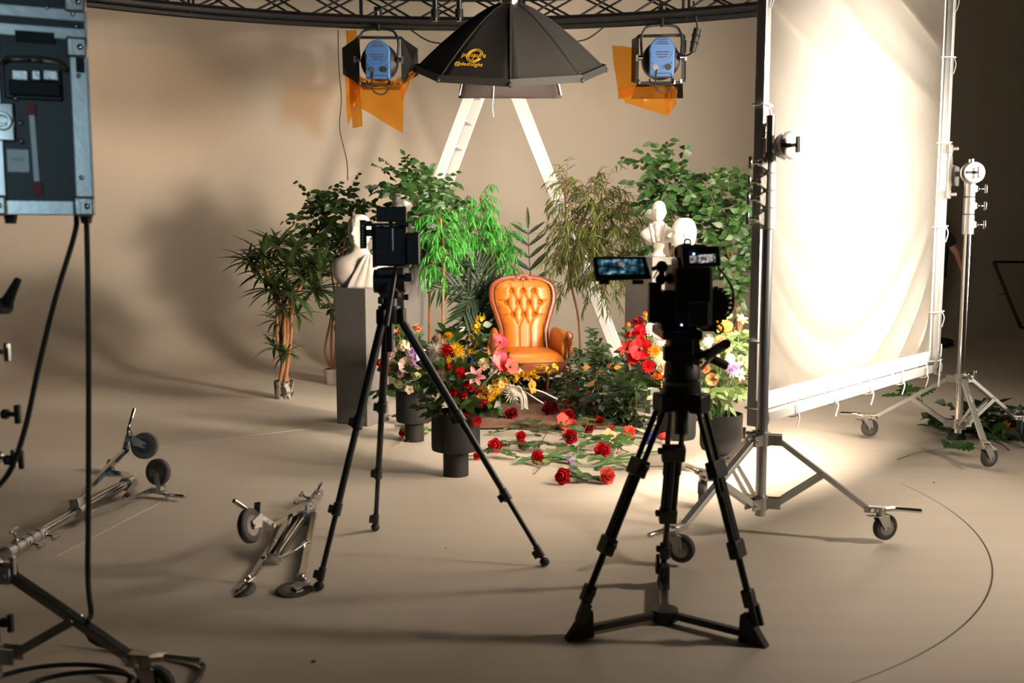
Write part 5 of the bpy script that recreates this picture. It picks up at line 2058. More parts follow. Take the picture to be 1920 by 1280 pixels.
ficus('leafy ficus tree in a small clay pot behind the torso bust', (622, 719), (30, 28), MT['potpale'],
      [[(622, 700, 0), (622, 620, 0), (632, 540, .05), (640, 450, .05)], [(626, 700, 0), (630, 640, .1), (628, 560, .1), (615, 470, .1)], [(626, 698, 0), (610, 660, 0), (618, 610, 0), (628, 560, 0), (650, 430, 0)]],
      [(642, 385, .05, 48, 38, .20), (610, 425, .1, 42, 36, .18), (655, 425, .05, 38, 42, .2), (590, 400, .15, 26, 20, .1), (625, 480, .1, 34, 40, .15), (600, 500, .1, 26, 36, .12), (585, 455, .1, 22, 22, .1), (612, 560, 0, 16, 26, .06), (680, 375, 0, 22, 18, .1)],
      118, .074, 'ficus', 200, 5)
ficus('ficus tree with pale leaves against the ladder rail', (800, 735), (34, 30), MT['potpale'],
      [[(800, 715, 0), (798, 600, 0), (795, 500, 0), (790, 400, 0)], [(804, 715, 0), (806, 600, .05), (800, 450, .05), (770, 370, 0)]],
      [(790, 355, 0, 42, 34, .2), (805, 395, .05, 38, 40, .2), (762, 345, .05, 28, 22, .15), (800, 440, -.30, 30, 46, .12), (745, 352, .05, 16, 16, .1), (800, 490, -.2, 18, 36, .1), (782, 400, -.42, 16, 34, .08)],
      124, .078, 'ficus2', 180, 6)
pf, rng = ficus('tall ficus with sparse crown behind the gentleman bust', (1262, 742), (34, 30), MT['potpale'],
      [[(1262, 720, 0), (1258, 600, 0), (1262, 480, 0), (1258, 360, 0)], [(1266, 720, 0), (1270, 560, 0), (1250, 420, 0), (1248, 320, 0)]],
      [(1262, 330, 0, 30, 30, .16), (1250, 355, .05, 32, 34, .16), (1228, 322, .05, 18, 22, .1), (1300, 335, 0, 24, 14, .1), (1272, 300, .05, 14, 18, .08), (1268, 400, 0, 28, 36, .14), (1290, 410, 0, 26, 20, .12), (1250, 460, 0, 20, 30, .1)],
      86, .086, 'ficus2', 180, 8, 'barkdark')
ficus('dense ficus with twisted trunk squeezed behind the cloth frame', (1385, 748), (36, 30), MT['potpale'],
      [[(1385 + 3 * k, 725, .02 * k), (1380 + 6 * sin(k * 2), 660, .03 * cos(k)), (1386 + 5 * sin(k * 2 + 2), 600, .03 * sin(k)), (1378 + 5 * cos(k), 540, 0), (1360 + 9 * k, 460, 0)] for k in range(5)],
      [(1365, 385, .0, 48, 40, .2), (1330, 420, .05, 34, 34, .2), (1385, 440, 0, 44, 50, .22), (1345, 470, 0, 36, 34, .2), (1375, 520, 0, 34, 40, .16), (1410, 400, .1, 36, 50, .2), (1340, 530, .1, 26, 26, .14)],
      150, .080, 'ficus2', 220, 9)


def hanging(name, label, base, crowns, ntwig, tl, nleaf, ls, leaf, seed, hang, stem_pts, stem_m='bark', nparts=0, tw='stem'):
    rng = random.Random(seed)
    root = thing(name, label, 'plant', base)
    mats, twigs = twig_cloud(crowns, rng, ntwig, tl, nleaf, ls, .35, .55, .35, hang)
    put_leaves(root, LM[leaf], mats, nparts)
    twig_mesh(root, twigs, .0035, MT[tw])
    for pts in stem_pts:
        MB().tube(bez(pts, 20), .011, 7).build('branch', MT[stem_m], root)
    return root


b = G(880, 725)
hanging('weeping_plant', 'bright green weeping branches rising beside the ladder', b,
        [(893, 395, 9.5, 30, 30, .14), (880, 430, 9.5, 24, 34, .12), (905, 440, 9.5, 26, 40, .12), (888, 470, 9.5, 20, 26, .1)],
        125, .24, 11, .085, 'bright', 21, .55, [[b, P(900, 600, 9.5), P(925, 500, 9.5), P(915, 420, 9.5), P(900, 370, 9.5)], [P(925, 500, 9.5), P(908, 470, 9.5), P(890, 440, 9.5)]])
b = G(930, 724)
hanging('weeping_plant', 'bright green drooping tuft just above the armchair crest', b,
        [(942, 455, 9.55, 18, 22, .1), (940, 490, 9.55, 20, 26, .1)], 56, .22, 11, .085, 'bright', 22, .6, [[b, P(925, 600, 9.55), P(930, 500, 9.55), P(944, 440, 9.55)]])
b = G(826, 755)
hanging('weeping_plant', 'bright green trailing tuft beside the pale-leaved ficus', b,
        [(826, 425, 8.6, 18, 22, .1), (824, 460, 8.6, 18, 26, .1), (826, 500, 8.6, 12, 20, .08)], 84, .22, 11, .08, 'bright', 23, .65, [[b, P(830, 600, 8.6), P(832, 480, 8.6), P(826, 410, 8.6)]])
b = G(1090, 722)
hanging('weeping_willow_plant', 'big olive green willow with drooping slim leaves beside the gentleman bust', b,
        [(1110, 385, 9.6, 46, 44, .25), (1075, 430, 9.6, 34, 44, .22), (1140, 420, 9.6, 44, 46, .22), (1100, 470, 9.6, 44, 50, .22), (1150, 480, 9.6, 34, 40, .2), (1065, 365, 9.6, 18, 30, .12), (1180, 440, 9.6, 18, 36, .12), (1140, 530, 9.6, 34, 30, .15), (1058, 510, 9.6, 14, 40, .1)],
        310, .30, 12, .098, 'willow', 24, .42, [[b, P(1085, 600, 9.6), P(1070, 520, 9.6), P(1085, 440, 9.6), P(1110, 370, 9.6)], [P(1075, 520, 9.6), P(1110, 450, 9.55), P(1150, 400, 9.5), P(1175, 375, 9.45)], [P(1070, 530, 9.6), P(1062, 440, 9.6), P(1060, 350, 9.6)]], tw='bark')


# ---- palms
def palm(label, base, fronds, seed, leaflet='palm', nl=13, ll=.26):
    rng = random.Random(seed)
    root = thing('palm_plant', label, 'plant', base)
    for pts in fronds:
        q = bez(pts, 24)
        rc = MB().tube(q, [.009 * (1 - .75 * i / (len(q) - 1)) for i in range(len(q))], 6).build('frond', MT['palm'], root)
        n = len(q)
        for j in range(nl):
            t = .25 + .75 * (j + .5) / nl
            i = min(n - 2, int(t * (n - 1)))
            p = q[i].lerp(q[i + 1], t * (n - 1) - i)
            d = (q[i + 1] - q[i]).normalized()
            sd = d.cross(V((0, -1, .35))).normalized()
            s = ll * (1 - .45 * abs(t - .5)) * rng.uniform(.85, 1.1)
            for sg in (-1, 1):
                ld = d * .75 + sd * (sg * .75) + V((0, 0, -.18)) + rv(rng) * .10
                inst('leaflet', LM[leaflet], rc, lmx(p, ld, V((0, -1, .6)), s))
        inst('leaflet', LM[leaflet], rc, lmx(q[-1], (q[-1] - q[-2]), V((0, -1, .6)), ll * .7))
    return root


b = G(905, 728)
pb = P(915, 660, b.y)
palm('dark arching palm behind the armchair back', b,
     [[b, pb, P(890, 560, b.y - .1), P(850, 535, b.y - .25), P(812, 545, b.y - .35)],
      [b, pb, P(890, 575, b.y), P(858, 520, b.y), P(825, 505, b.y - .05)],
      [b, pb, P(900, 560, b.y), P(878, 510, b.y + .05), P(862, 480, b.y + .05)],
      [b, pb, P(905, 570, b.y), P(885, 560, b.y - .15), P(868, 590, b.y - .25)],
      [b, pb, P(915, 560, b.y), P(905, 510, b.y), P(896, 492, b.y)],
      [b, pb, P(905, 600, b.y), P(890, 590, b.y - .1), P(878, 625, b.y - .2)],
      [b, pb, P(920, 580, b.y + .1), P(912, 545, b.y), P(888, 535, b.y - .1)]], 31)
b = G(1002, 718)
palm('upright palm frond rising above the armchair crest', b, [[b, P(1000, 640, b.y), P(996, 540, b.y), P(992, 480, b.y), P(990, 428, b.y)]], 32, 'palmb', 7, .30)

# ---- dark ivy bank beside the armchair
rng = random.Random(41)
b = G(1120, 775)
root = thing('ivy_bank', 'dark bank of ivy leaves heaped beside the armchair', 'plant', b)
mats, twigs = twig_cloud([(1108, 690, 8.2, 34, 26, .25), (1140, 690, 8.2, 34, 26, .25), (1120, 735, 7.9, 46, 34, .25), (1165, 740, 7.9, 34, 34, .2), (1085, 740, 8.0, 22, 36, .2), (1180, 770, 7.7, 30, 22, .2), (1115, 665, 8.2, 20, 14, .15)],
                         rng, 150, .20, 9, .062, .3, .9, .3)
for m_ in mats:
    if m_.translation.z < .03:
        m_.translation.z = .03 + rng.random() * .05
put_leaves(root, LM['ivy'], mats, 240)
twig_mesh(root, twigs, .003, MT['barkdark'])
mb = MB()
for px, py in ((1118, 790), (1160, 790), (1190, 795)):
    mb.tube(bez([G(px, py), G(px, py) + V((.03, .25, .18)), G(px, py) + V((0, .45, .42))], 8), .012, 6)
mb.build('stems', MT['barkdark'], root)
for i, (px, py) in enumerate(((1137, 688), (1150, 690), (1128, 728), (1116, 700), (1104, 724), (1092, 690))):
    inst('orange_leaf', LM['autumn'], root, lmx(P(px, py, 7.75 if py > 700 else 7.95), V((.7, -.3, .4)) + rv(rng) * .5, V((0, -1, .5)), .07))
# low dark ivy added to shade the bright ground behind and under the armchair
b = G(985, 742)
root = thing('ivy_bank', 'low dark ivy added as shade behind and under the armchair', 'plant', b)
mats, twigs = twig_cloud([(935, 712, 9.25, 34, 22, .15), (985, 716, 9.35, 44, 22, .15), (1040, 714, 9.25, 40, 24, .15), (905, 690, 9.1, 26, 30, .15)], rng, 110, .18, 9, .07, .3, .9, .3)
for m_ in mats:
    if m_.translation.z < .03:
        m_.translation.z = .03 + rng.random() * .05
put_leaves(root, LM['ivy'], mats, 160)
for t in twigs:
    for p in t:
        p.z = max(p.z, .01)
twig_mesh(root, twigs, .003, MT['barkdark'])
# grass-like spray
b = P(1185, 760, 7.45)
root = thing('grass_spray', 'spray of thin dark grass blades beside the ivy', 'plant', V((b.x, b.y, 0)))
mats = []
for k in range(30):
    a = rng.uniform(2.4, 3.9)
    el = rng.uniform(-.1, .75)
    mats.append(lmx(P(1190, 728, 7.45) + rv(rng) * .04, V((cos(a) * cos(el), sin(a) * .6 - .25, sin(el) - .15)), V((0, -.6, 1)), rng.uniform(.25, .48)))
put_leaves(root, LM['blade'], mats, 30, 'blade')
MB().tube(bez([V((b.x + .03, b.y, 0)), P(1192, 745, 7.45), P(1190, 726, 7.45)], 8), .008, 6).build('stem', MT['stem'], root)


# ------------------------------------------------------------------ flowers
def petal(mb, az, L_, W_, th0, th1, cup=.25, z0=0.0, r0=.02, ruf=0.0, nu=4, nv=5, tipw=.35, rng=R):
    """one petal of a blossom that faces +z"""
    ph = rng.random() * 6
    pts = []
    r, z = r0, z0
    cen_ = []
    for j in range(nv + 1):
        t = j / nv
        th = th0 + (th1 - th0) * t
        cen_.append((r, z, th))
        r += sin(th) * L_ / nv
        z += cos(th) * L_ / nv
    ca, sa = cos(az), sin(az)
    vv = []
    for j, (r, z, th) in enumerate(cen_):
        t = j / nv
        w_ = W_ * (sin(pi * min(1, .12 + t * .80)) ** .8) * (1 if t < .85 else (1 - (t - .85) / .15 * (1 - tipw)))
        for i in range(nu + 1):
            u = 2 * i / nu - 1
            off = cup * W_ * u * u + ruf * sin(u * 6 + ph + t * 3) * t
            rr = r - cos(th) * off
            zz = z + sin(th) * off
            x, y = rr, u * w_
            vv.append(V((x * ca - y * sa, x * sa + y * ca, zz)))
    k = nu + 1
    ff = [(j * k + i, j * k + i + 1, (j + 1) * k + i + 1, (j + 1) * k + i) for j in range(nv) for i in range(nu)]
    mb.add(vv, ff)


def blossom(kind, m, rng):
    mb = MB()
    D = radians
    if kind == 'rose':
        mb.sph((0, 0, .35), (.22, .22, .38), 8, 6)
        for n, a, b, L_, W_, z in ((3, -4, -14, .75, .34, .05), (4, 14, -8, .82, .42, .02), (5, 34, 4, .92, .50, 0), (5, 58, 40, .95, .55, -.02), (5, 78, 96, .95, .55, -.04)):
            for k in range(n):
                petal(mb, 2 * pi * k / n + n + rng.random() * .3, L_, W_, D(a), D(b), .30, z, .05, .02, 4, 4, .7, rng)
    elif kind in ('carnation', 'dahlia'):
        for k in range(46):
            t = (k + .5) / 46
            th = D(90) * sqrt(t)
            petal(mb, k * 2.399, .80 + .2 * t, .20, th * .8, th * 1.2, .25, .05, .02, .06 if kind == 'carnation' else .01, 2, 3, .8 if kind == 'carnation' else .2, rng)
        mb.sph((0, 0, .2), (.3, .3, .3), 8, 6)
    elif kind == 'mum':
        for k in range(70):
            t = (k + .5) / 70
            th = D(112) * sqrt(t)
            petal(mb, k * 2.399, .9 + .2 * rng.random(), .062, th, th * 1.06 + .1, .3, .04, .02, 0, 2, 3, .3, rng)
        mb.sph((0, 0, .1), (.28, .28, .2), 8, 6)
    elif kind == 'lily':
        for k in range(6):
            petal(mb, 2 * pi * k / 6 + rng.random() * .2, 1.25, .26, D(25), D(105), .25, -.25, .03, .05, 4, 6, .05, rng)
        for k in range(5):
            a = 2 * pi * k / 5
            mb.tube([(0, 0, -.2), (cos(a) * .18, sin(a) * .18, .45)], .018, 4)
    elif kind == 'poppy':
        for k in range(5):
            petal(mb, 2 * pi * k / 5 + rng.random() * .2, 1.05, .72, D(50), D(82), .14, -.2, .03, .09, 6, 5, .9, rng)
    elif kind == 'pansy':
        for k in range(5):
            petal(mb, 2 * pi * k / 5 + .3, 1.0, .46, D(70), D(95), .05, 0, .06, .04, 4, 4, .8, rng)
    elif kind == 'tulip':
        for k in range(6):
            petal(mb, 2 * pi * k / 6, 1.3, .48, D(38 if k % 2 else 28), D(-8), .3, -.4, .05, .02, 4, 5, .2, rng)
    elif kind == 'hydrangea':
        for k in range(38):
            p = rv(rng).normalized()
            p.z = abs(p.z) * 1.1 - .35
            c = p.normalized()
            f = MB()
            for i in range(4):
                petal(f, pi / 2 * i, .24, .13, D(75), D(85), .05, 0, .01, 0, 2, 2, .7, rng)
            mm = place(c * .78, c, 1, rng.random() * 6)
            mb.add([mm @ v for v in f.v], f.f)
        mb.sph((0, 0, 0), (.62, .62, .5), 10, 8)
    me = mb.mesh(kind + '_blossom', True, 180)
    me.materials.append(m)
    return me


PC = dict(red=(.62, .012, .018), darkred=(.20, .006, .012), coral=(.80, .10, .07), pink=(.80, .33, .34), hotpink=(.75, .055, .09), palepink=(.80, .55, .52), white=(.85, .80, .74),
          cream=(.86, .74, .50), yellow=(.85, .52, .02), paleyellow=(.90, .66, .22), orange=(.88, .22, .015), peach=(.85, .42, .20), lilac=(.56, .40, .62), blue=(.025, .035, .22),
          greenish=(.45, .46, .22), rust=(.45, .15, .06))
PW = dict(red='red', darkred='dark red', coral='coral', pink='pink', hotpink='hot pink', palepink='pale pink', white='white', cream='cream', yellow='yellow', paleyellow='pale yellow',
          orange='orange', peach='peach', lilac='lilac', blue='deep blue', greenish='greenish', rust='rust brown')
PM = {k: thin('petal_' + k, c, .25, .6, .18, 5, .12, .25) for k, c in PC.items()}
KN = dict(rose='rose', carnation='carnation', dahlia='dahlia', mum='chrysanthemum', lily='lily', poppy='poppy', pansy='open flower', tulip='tulip', hydrangea='hydrangea')
BL = {}
frng = random.Random(77)


def blossom_mesh(kind, col):
    key = (kind, col)
    if key not in BL:
        BL[key] = blossom(kind, PM[col], frng)
    return BL[key]


CEN = mat('flower_centre', (.06, .05, .01), .8)


def flower(kind, col, p, d, r, foot, label, group, via=None, leaves=0, leaf='rose', ls=.06, stem_r=.0035):
    root = thing({'mum': 'chrysanthemum', 'pansy': 'open_flower'}.get(kind, kind), label, 'flower', foot, group)
    inst('blossom', blossom_mesh(kind, col), root, place(p, d, r, frng.random() * 6))
    if kind in ('poppy', 'lily', 'pansy'):
        MB().sph(V(p) + V(d).normalized() * r * .05, r * .16, 8, 6).build('flower_centre', CEN, root)
    base = V(p) - V(d).normalized() * r * .25
    pts = [V(foot)] + ([V(via)] if via is not None else []) + [base]
    if via is None:
        pts.insert(1, V(foot).lerp(base, .55) + V((0, 0, .03)))
    q = bez(pts, 10)
    MB().tube(q, stem_r, 5).build('stem', MT['stem'], root)
    for k in range(leaves):
        i = 1 + k * (len(q) - 3) // max(1, leaves)
        dd = (q[i + 1] - q[i]).normalized()
        sd = dd.cross(UP).normalized() * (1 if k % 2 else -1)
        inst('leaf', LM[leaf], root, lmx(q[i], dd * .5 + sd + rv(frng) * .3, UP + rv(frng) * .3, ls * frng.uniform(.8, 1.2)))
    return root


def spray(name, label, base, pts, col, n, r, group, kind='pansy'):
    """branch studded with little blossoms"""
    root = thing(name, label, 'flower', base, group)
    q = bez(pts, 30)
    MB().tube(q, .004, 5).build('stem', MT['stem'], root)
    me = blossom_mesh('tulip' if kind == 'tulip' else 'lily', col)
    for k in range(n):
        t = .25 + .75 * k / n
        i = min(len(q) - 2, int(t * (len(q) - 1)))
        o = rv(frng)
        o.y -= .4
        inst('blossom', me, root, place(q[i] + o * r * 1.5, o, r * frng.uniform(.7, 1.1), frng.random() * 6))
    return root


def vase_body(label, px, py, Y, parts, m=None):
    """parts: lathe profile in pixels (radius, height above the foot)"""
    b = G(px, py)
    k = b.y / F_PX * 1.01
    prof = [(r * k, h * k) for r, h in parts]
    o = MB().lathe(prof, b, (0, 0, 1), 36).build('vase', m or MT['vase'], angle=50)
    tag(o, label, 'vase')
    return b, k


def bouquet(lst, Y, mouth, where, group, greens, cen_px, seed, gl='ficus', gs=.07, ng=70, npart=90):
    rng = random.Random(seed)
    mouth = V(mouth)
    cpt = P(cen_px[0], cen_px[1], Y)
    def lab(e):
        nm = KN[e[2]]
        if nm == 'rose' and e[4] <= 9:
            nm = 'small rose'
        return PW[e[3]] + ' ' + nm
    names = [lab(e) for e in lst]
    used = set()
    for n_, e in enumerate(lst):
        px, py, kind, col, rp = e[:5]
        dy = e[5] if len(e) > 5 else 0
        rel = V((px - cen_px[0], 0, cen_px[1] - py)) / 60
        front = -.12 - .10 * max(0, 1 - rel.length) + (.10 if py < cen_px[1] - 40 else 0)
        p = P(px, py, Y + front + dy)
        d = V((rel.x * .9, -1.0, rel.z * .7 + .35)) + rv(rng) * .35
        label = names[n_] + ' ' + where
        if names.count(names[n_]) > 1:          # told apart by the nearest bloom there is only one of
            near = sorted((k for k in range(len(lst)) if names.count(names[k]) == 1), key=lambda k: (lst[k][0] - px) ** 2 + (lst[k][1] - py) ** 2)
            for k in near:
                c_ = label + ', next to the ' + names[k]
                if c_ not in used:
                    label = c_
                    break
        used.add(label)
        flower(kind, col, p, d, rp * Y / F_PX, mouth + V((rng.uniform(-.05, .05), rng.uniform(-.05, .05), -.03)), label, group)
    root = thing('bouquet_greenery', 'green filler leaves ' + where, 'foliage', mouth)
    mats, twigs = twig_cloud([(px, py, Y + dy, rx, ry, .16) for px, py, dy, rx, ry in greens], rng, ng, .16, 7, gs, .3, .9, .4, face=1.0)
    for m_ in mats:
        if m_.translation.z < .03:
            m_.translation.z = .03
    put_leaves(root, LM[gl], mats, npart)
    for px, py, dy, rx, ry in greens:
        twigs.append([mouth, mouth.lerp(P(px, py, Y + dy), .5), P(px, py, Y + dy)])
    twig_mesh(root, twigs, .003, MT['stem'])


VP = [(24, 0), (24, 44), (45, 50), (46, 56), (46, 122), (42, 122), (42, 60), (0, 58)]
# front vase
b, k = vase_body('dark grey footed vase standing closest to the slim tripod', 855, 890, None, VP)
YB = b.y
mB = b + V((0, 0, 118 * k))
WB = 'in the front footed vase'
GB = 'flowers of the front footed vase'
lstB = [(821, 637, 'carnation', 'palepink', 13), (817, 655, 'mum', 'white', 19), (841, 633, 'dahlia', 'yellow', 13), (856, 657, 'mum', 'yellow', 17), (838, 660, 'dahlia', 'red', 18), (851, 665, 'rose', 'darkred', 8),
        (841, 677, 'rose', 'yellow', 9), (842, 689, 'rose', 'red', 8), (816, 672, 'mum', 'white', 17, .02), (881, 677, 'tulip', 'blue', 12), (907, 684, 'carnation', 'cream', 14), (863, 700, 'dahlia', 'red', 13),
        (890, 707, 'lily', 'pink', 20), (875, 721, 'rose', 'red', 8), (884, 728, 'rose', 'red', 7), (851, 737, 'dahlia', 'red', 12), (869, 740, 'rose', 'red', 8), (882, 756, 'rose', 'red', 12), (897, 735, 'rose', 'red', 7),
        (907, 746, 'rose', 'red', 10), (900, 758, 'rose', 'red', 8), (914, 757, 'rose', 'red', 5), (893, 788, 'dahlia', 'red', 12), (875, 778, 'rose', 'red', 7), (938, 642, 'poppy', 'hotpink', 17), (936, 677, 'poppy', 'hotpink', 22),
        (957, 688, 'poppy', 'coral', 17), (943, 692, 'pansy', 'orange', 8), (958, 738, 'mum', 'white', 19), (996, 724, 'pansy', 'orange', 15), (860, 750, 'rose', 'darkred', 9), (848, 760, 'dahlia', 'darkred', 10),
        (919, 742, 'mum', 'yellow', 13), (932, 730, 'mum', 'yellow', 14), (828, 700, 'mum', 'palepink', 11)]
bouquet(lstB, YB, mB, WB, GB, [(840, 700, .05, 40, 44), (880, 740, 0, 40, 40), (920, 710, .05, 34, 26), (850, 770, -.02, 36, 20), (865, 670, .1, 30, 30)], (875, 715), 51, 'ficus', .075, 80, 100)
spray('forsythia_branch', 'upright yellow forsythia branch beside the armchair arm', mB, [mB, P(868, 700, YB + .05), P(884, 650, YB + .08), P(893, 615, YB + .08), P(901, 586, YB + .08)], 'yellow', 40, .021, GB)
spray('forsythia_branch', 'yellow forsythia branch reaching out in front of the seat', mB, [mB, P(905, 735, YB - .1), P(950, 712, YB - .1), P(1000, 698, YB - .1), P(1042, 690, YB - .1)], 'yellow', 44, .020, GB)
spray('forsythia_branch', 'short yellow forsythia clump low in the front bouquet', mB, [mB, P(900, 742, YB - .16), P(925, 728, YB - .18), P(948, 716, YB - .18)], 'paleyellow', 26, .020, GB)
for j, (pts, lab) in enumerate((([(925, 700), (930, 688), (932, 668)], 'white feathery leaf spike in front of the seat'), ([(960, 725), (980, 738), (984, 765)], 'white feathery leaf drooping over the rug'))):
    q = [P(px, py, YB - .16) for px, py in pts]
    root = thing('dusty_miller', lab, 'flower', mB)
    MB().tube(bez([mB] + q, 14), .004, 5).build('stem', MT['tape'], root)
    me = leaf_mesh('felted_leaf', OAK, PM['white'], .1, .1)
    qq = bez(q, 12)
    for i in range(len(qq) - 1):
        d = (qq[i + 1] - qq[i]).normalized()
        for s in (-1, 1):
            inst('leaf', me, root, lmx(qq[i], d * .8 + V((s * .8, -.2, 0)), V((0, -1, .2)), .030))
for j, (a, c) in enumerate((((960, 722), (1019, 756)), ((1000, 730), (1045, 748)))):
    root = thing('pale_branch', ['long pale bare stem arching over the rug, longer one', 'shorter pale bare stem arching over the rug'][j], 'flower stem', mB)
    MB().tube(bez([mB, P(920, 730, YB - .1), P(*a, YB - .12), P(*c, YB - .05)], 20), .0035, 5).build('stem', MT['tape'], root)

# rear vase
VP2 = [(18, 0), (18, 34), (33, 38), (34, 44), (34, 98), (31, 98), (31, 48), (0, 46)]
b, k = vase_body('dark grey footed vase in the gap between the two grey plinths', 777, 826, None, VP2)
YA = b.y
mA = b + V((0, 0, 94 * k))
WA = 'in the rear vase beside the plinth'
GA = 'flowers of the rear vase'
lstA = [(782, 617, 'rose', 'peach', 10), (746, 624, 'lily', 'peach', 11), (757, 648, 'hydrangea', 'cream', 13), (740, 657, 'carnation', 'white', 10), (772, 662, 'carnation', 'lilac', 11), (781, 676, 'hydrangea', 'lilac', 15), (763, 684, 'poppy', 'palepink', 16),
        (792, 687, 'rose', 'pink', 8), (780, 699, 'hydrangea', 'greenish', 13), (768, 730, 'pansy', 'cream', 9), (748, 718, 'carnation', 'greenish', 11), (735, 666, 'rose', 'palepink', 8), (713, 680, 'rose', 'red', 8), (728, 690, 'rose', 'coral', 7), (797, 660, 'mum', 'white', 12), (752, 700, 'carnation', 'palepink', 9)]
bouquet(lstA, YA, mA, WA, GA, [(765, 690, .05, 36, 36), (745, 705, .03, 26, 26), (790, 715, 0, 26, 26), (770, 650, .1, 26, 26)], (765, 680), 52, 'ficus', .075, 56, 70)

# red bouquet in front of the plinth, behind the video tripod
VP3 = [(34, 0), (36, 6), (37, 62), (34, 62), (33, 40), (0, 38)]
b, k = vase_body('dark grey straight vase behind the video tripod legs', 1268, 820, None, VP3)
YC = b.y
mC = b + V((-.02, 0, 58 * k))
WC = 'in the bouquet beside the cinema camera'
GC = 'flowers of the red bouquet'
lstC = [(1197, 606, 'dahlia', 'darkred', 15), (1210, 592, 'tulip', 'orange', 10), (1180, 610, 'tulip', 'orange', 9), (1182, 628, 'tulip', 'red', 13), (1202, 622, 'rose', 'red', 16), (1176, 653, 'lily', 'coral', 18), (1202, 654, 'poppy', 'red', 23), (1190, 670, 'poppy', 'red', 15),
        (1216, 686, 'dahlia', 'red', 15), (1226, 658, 'mum', 'orange', 14), (1221, 620, 'carnation', 'white', 15), (1236, 637, 'carnation', 'palepink', 14), (1238, 672, 'mum', 'cream', 15), (1243, 687, 'rose', 'cream', 15), (1235, 701, 'rose', 'orange', 11), (1250, 717, 'carnation', 'paleyellow', 15), (1222, 706, 'tulip', 'rust', 9),
        (1262, 640, 'carnation', 'cream', 13), (1270, 680, 'rose', 'coral', 13), (1285, 655, 'rose', 'orange', 12)]
bouquet(lstC, YC, mC, WC, GC, [(1230, 690, .1, 34, 40), (1260, 720, .05, 34, 30), (1200, 640, .15, 24, 30), (1285, 740, 0, 24, 24)], (1225, 660), 53, 'ficus', .075, 56, 70)

# pale bouquet beside the cloth frame
VP4 = [(21, 0), (21, 42), (36, 48), (39, 56), (40, 116), (37, 116), (37, 96), (0, 94)]
b, k = vase_body('dark grey footed vase standing beside the cloth frame foot', 1350, 888, None, VP4)
YD = b.y
mD = b + V((0, 0, 104 * k))
WD_ = 'in the pale bouquet beside the cloth frame'
GD = 'flowers of the pale bouquet'
lstD = [(1357, 616, 'rose', 'paleyellow', 20), (1344, 606, 'rose', 'yellow', 10), (1390, 601, 'lily', 'paleyellow', 13), (1330, 643, 'mum', 'white', 14), (1350, 640, 'carnation', 'peach', 12), (1372, 690, 'carnation', 'lilac', 16), (1387, 676, 'carnation', 'white', 10), (1324, 690, 'carnation', 'peach', 11),
        (1336, 711, 'poppy', 'peach', 13), (1386, 702, 'lily', 'cream', 13), (1368, 672, 'mum', 'white', 11), (1340, 668, 'mum', 'cream', 10), (1310, 650, 'carnation', 'white', 9), (1364, 652, 'carnation', 'greenish', 10)]
bouquet(lstD, YD, mD, WD_, GD, [(1350, 700, .05, 40, 40), (1335, 735, 0, 32, 24), (1375, 730, 0, 28, 28), (1380, 660, .05, 26, 30), (1345, 660, .05, 30, 30)], (1352, 670), 54, 'pale', .07, 80, 100)
MB().sph(P(1340, 768, YD - .06), (.012, .01, .018), 10, 8)
tag(MB().sph(P(1339, 771, YD - .03), (.011, .010, .022), 12, 8).cyl(P(1339, 764, YD - .03), P(1340, 759, YD - .03), .004, n=6).build('green_bud', thin('bright_bud', (.02, .35, .08), .2), angle=180), 'bright green plastic bud at the rim of the pale bouquet vase', 'bud')

# ------------------------------------------------------------------ flowers strewn on the floor
FG = 'flowers strewn in front of the armchair'


def lying(kind, col, px, py, rp, ang, slen, label, leaves=3, fd=None, leaf='rose'):
    g = G(px, py)
    r = rp * g.y / F_PX * 1.18
    p = g + V((0, -.03, r * .85))
    sd = V((cos(ang), sin(ang), 0))
    d = -sd * .6 + V((0, -.75, .35)) if fd is None else V(fd)
    foot = g + sd * slen + V((0, 0, .006))
    via = g + sd * (slen * .35) + V((0, 0, r * .45))
    if d.normalized().z < .2:
        p.z = r * .92
    return flower(kind, col, p, d, r, foot, label, FG, via, leaves, leaf, .075, .0032)


lying('rose', 'red', 1056, 905, 15, .3, .30, 'full red rose lying closest to the camera beside a leafy sprig', 4)
lying('rose', 'coral', 1136, 904, 15, 2.6, .30, 'full coral red rose lying closest to the video tripod', 4)
lying('rose', 'red', 929, 846, 13, .9, .30, 'red rose lying just beside the front footed vase', 4)
lying('rose', 'red', 1128, 856, 14, 2.2, .26, 'wide open red rose facing the camera on the bare floor', 3, (0, -1, .25))
lying('dahlia', 'red', 1010, 869, 14, .2, .26, 'ragged red bloom on the long green leaf', 3)
lying('rose', 'red', 1069, 830, 13, 1.2, .25, 'red rose below the coral blooms', 3)
lying('poppy', 'coral', 1052, 806, 16, 3.6, .24, 'pale coral bloom at the rug edge', 2)
lying('poppy', 'coral', 1072, 806, 11, .6, .2, 'small coral bloom at the rug edge', 1)
lying('rose', 'red', 1064, 789, 12, 1.7, .2, 'red rose lying on the rug corner', 2)
lying('rose', 'darkred', 1102, 810, 12, 1.2, .25, 'dark red rose in front of the ivy bank', 3)
lying('rose', 'darkred', 957, 787, 13, 2.9, .25, 'dark red rose on the rug beside the front bouquet', 3)
lying('rose', 'darkred', 1031, 778, 14, .5, .25, 'big dark red rose in the middle of the rug', 2, (0, -1, .3))
lying('rose', 'darkred', 1050, 754, 11, .8, .25, 'dark red rose in the shade under the seat', 2)
lying('poppy', 'coral', 1058, 764, 17, 2.6, .26, 'upright coral poppy leaning over the rug', 1, (.8, -.5, .25))
lying('rose', 'red', 977, 824, 9, 1.0, .22, 'small red rosebud lying among leaves, upper of two', 2)
lying('rose', 'red', 979, 838, 8, 1.0, .22, 'small red rosebud lying among leaves, lower of two', 2)
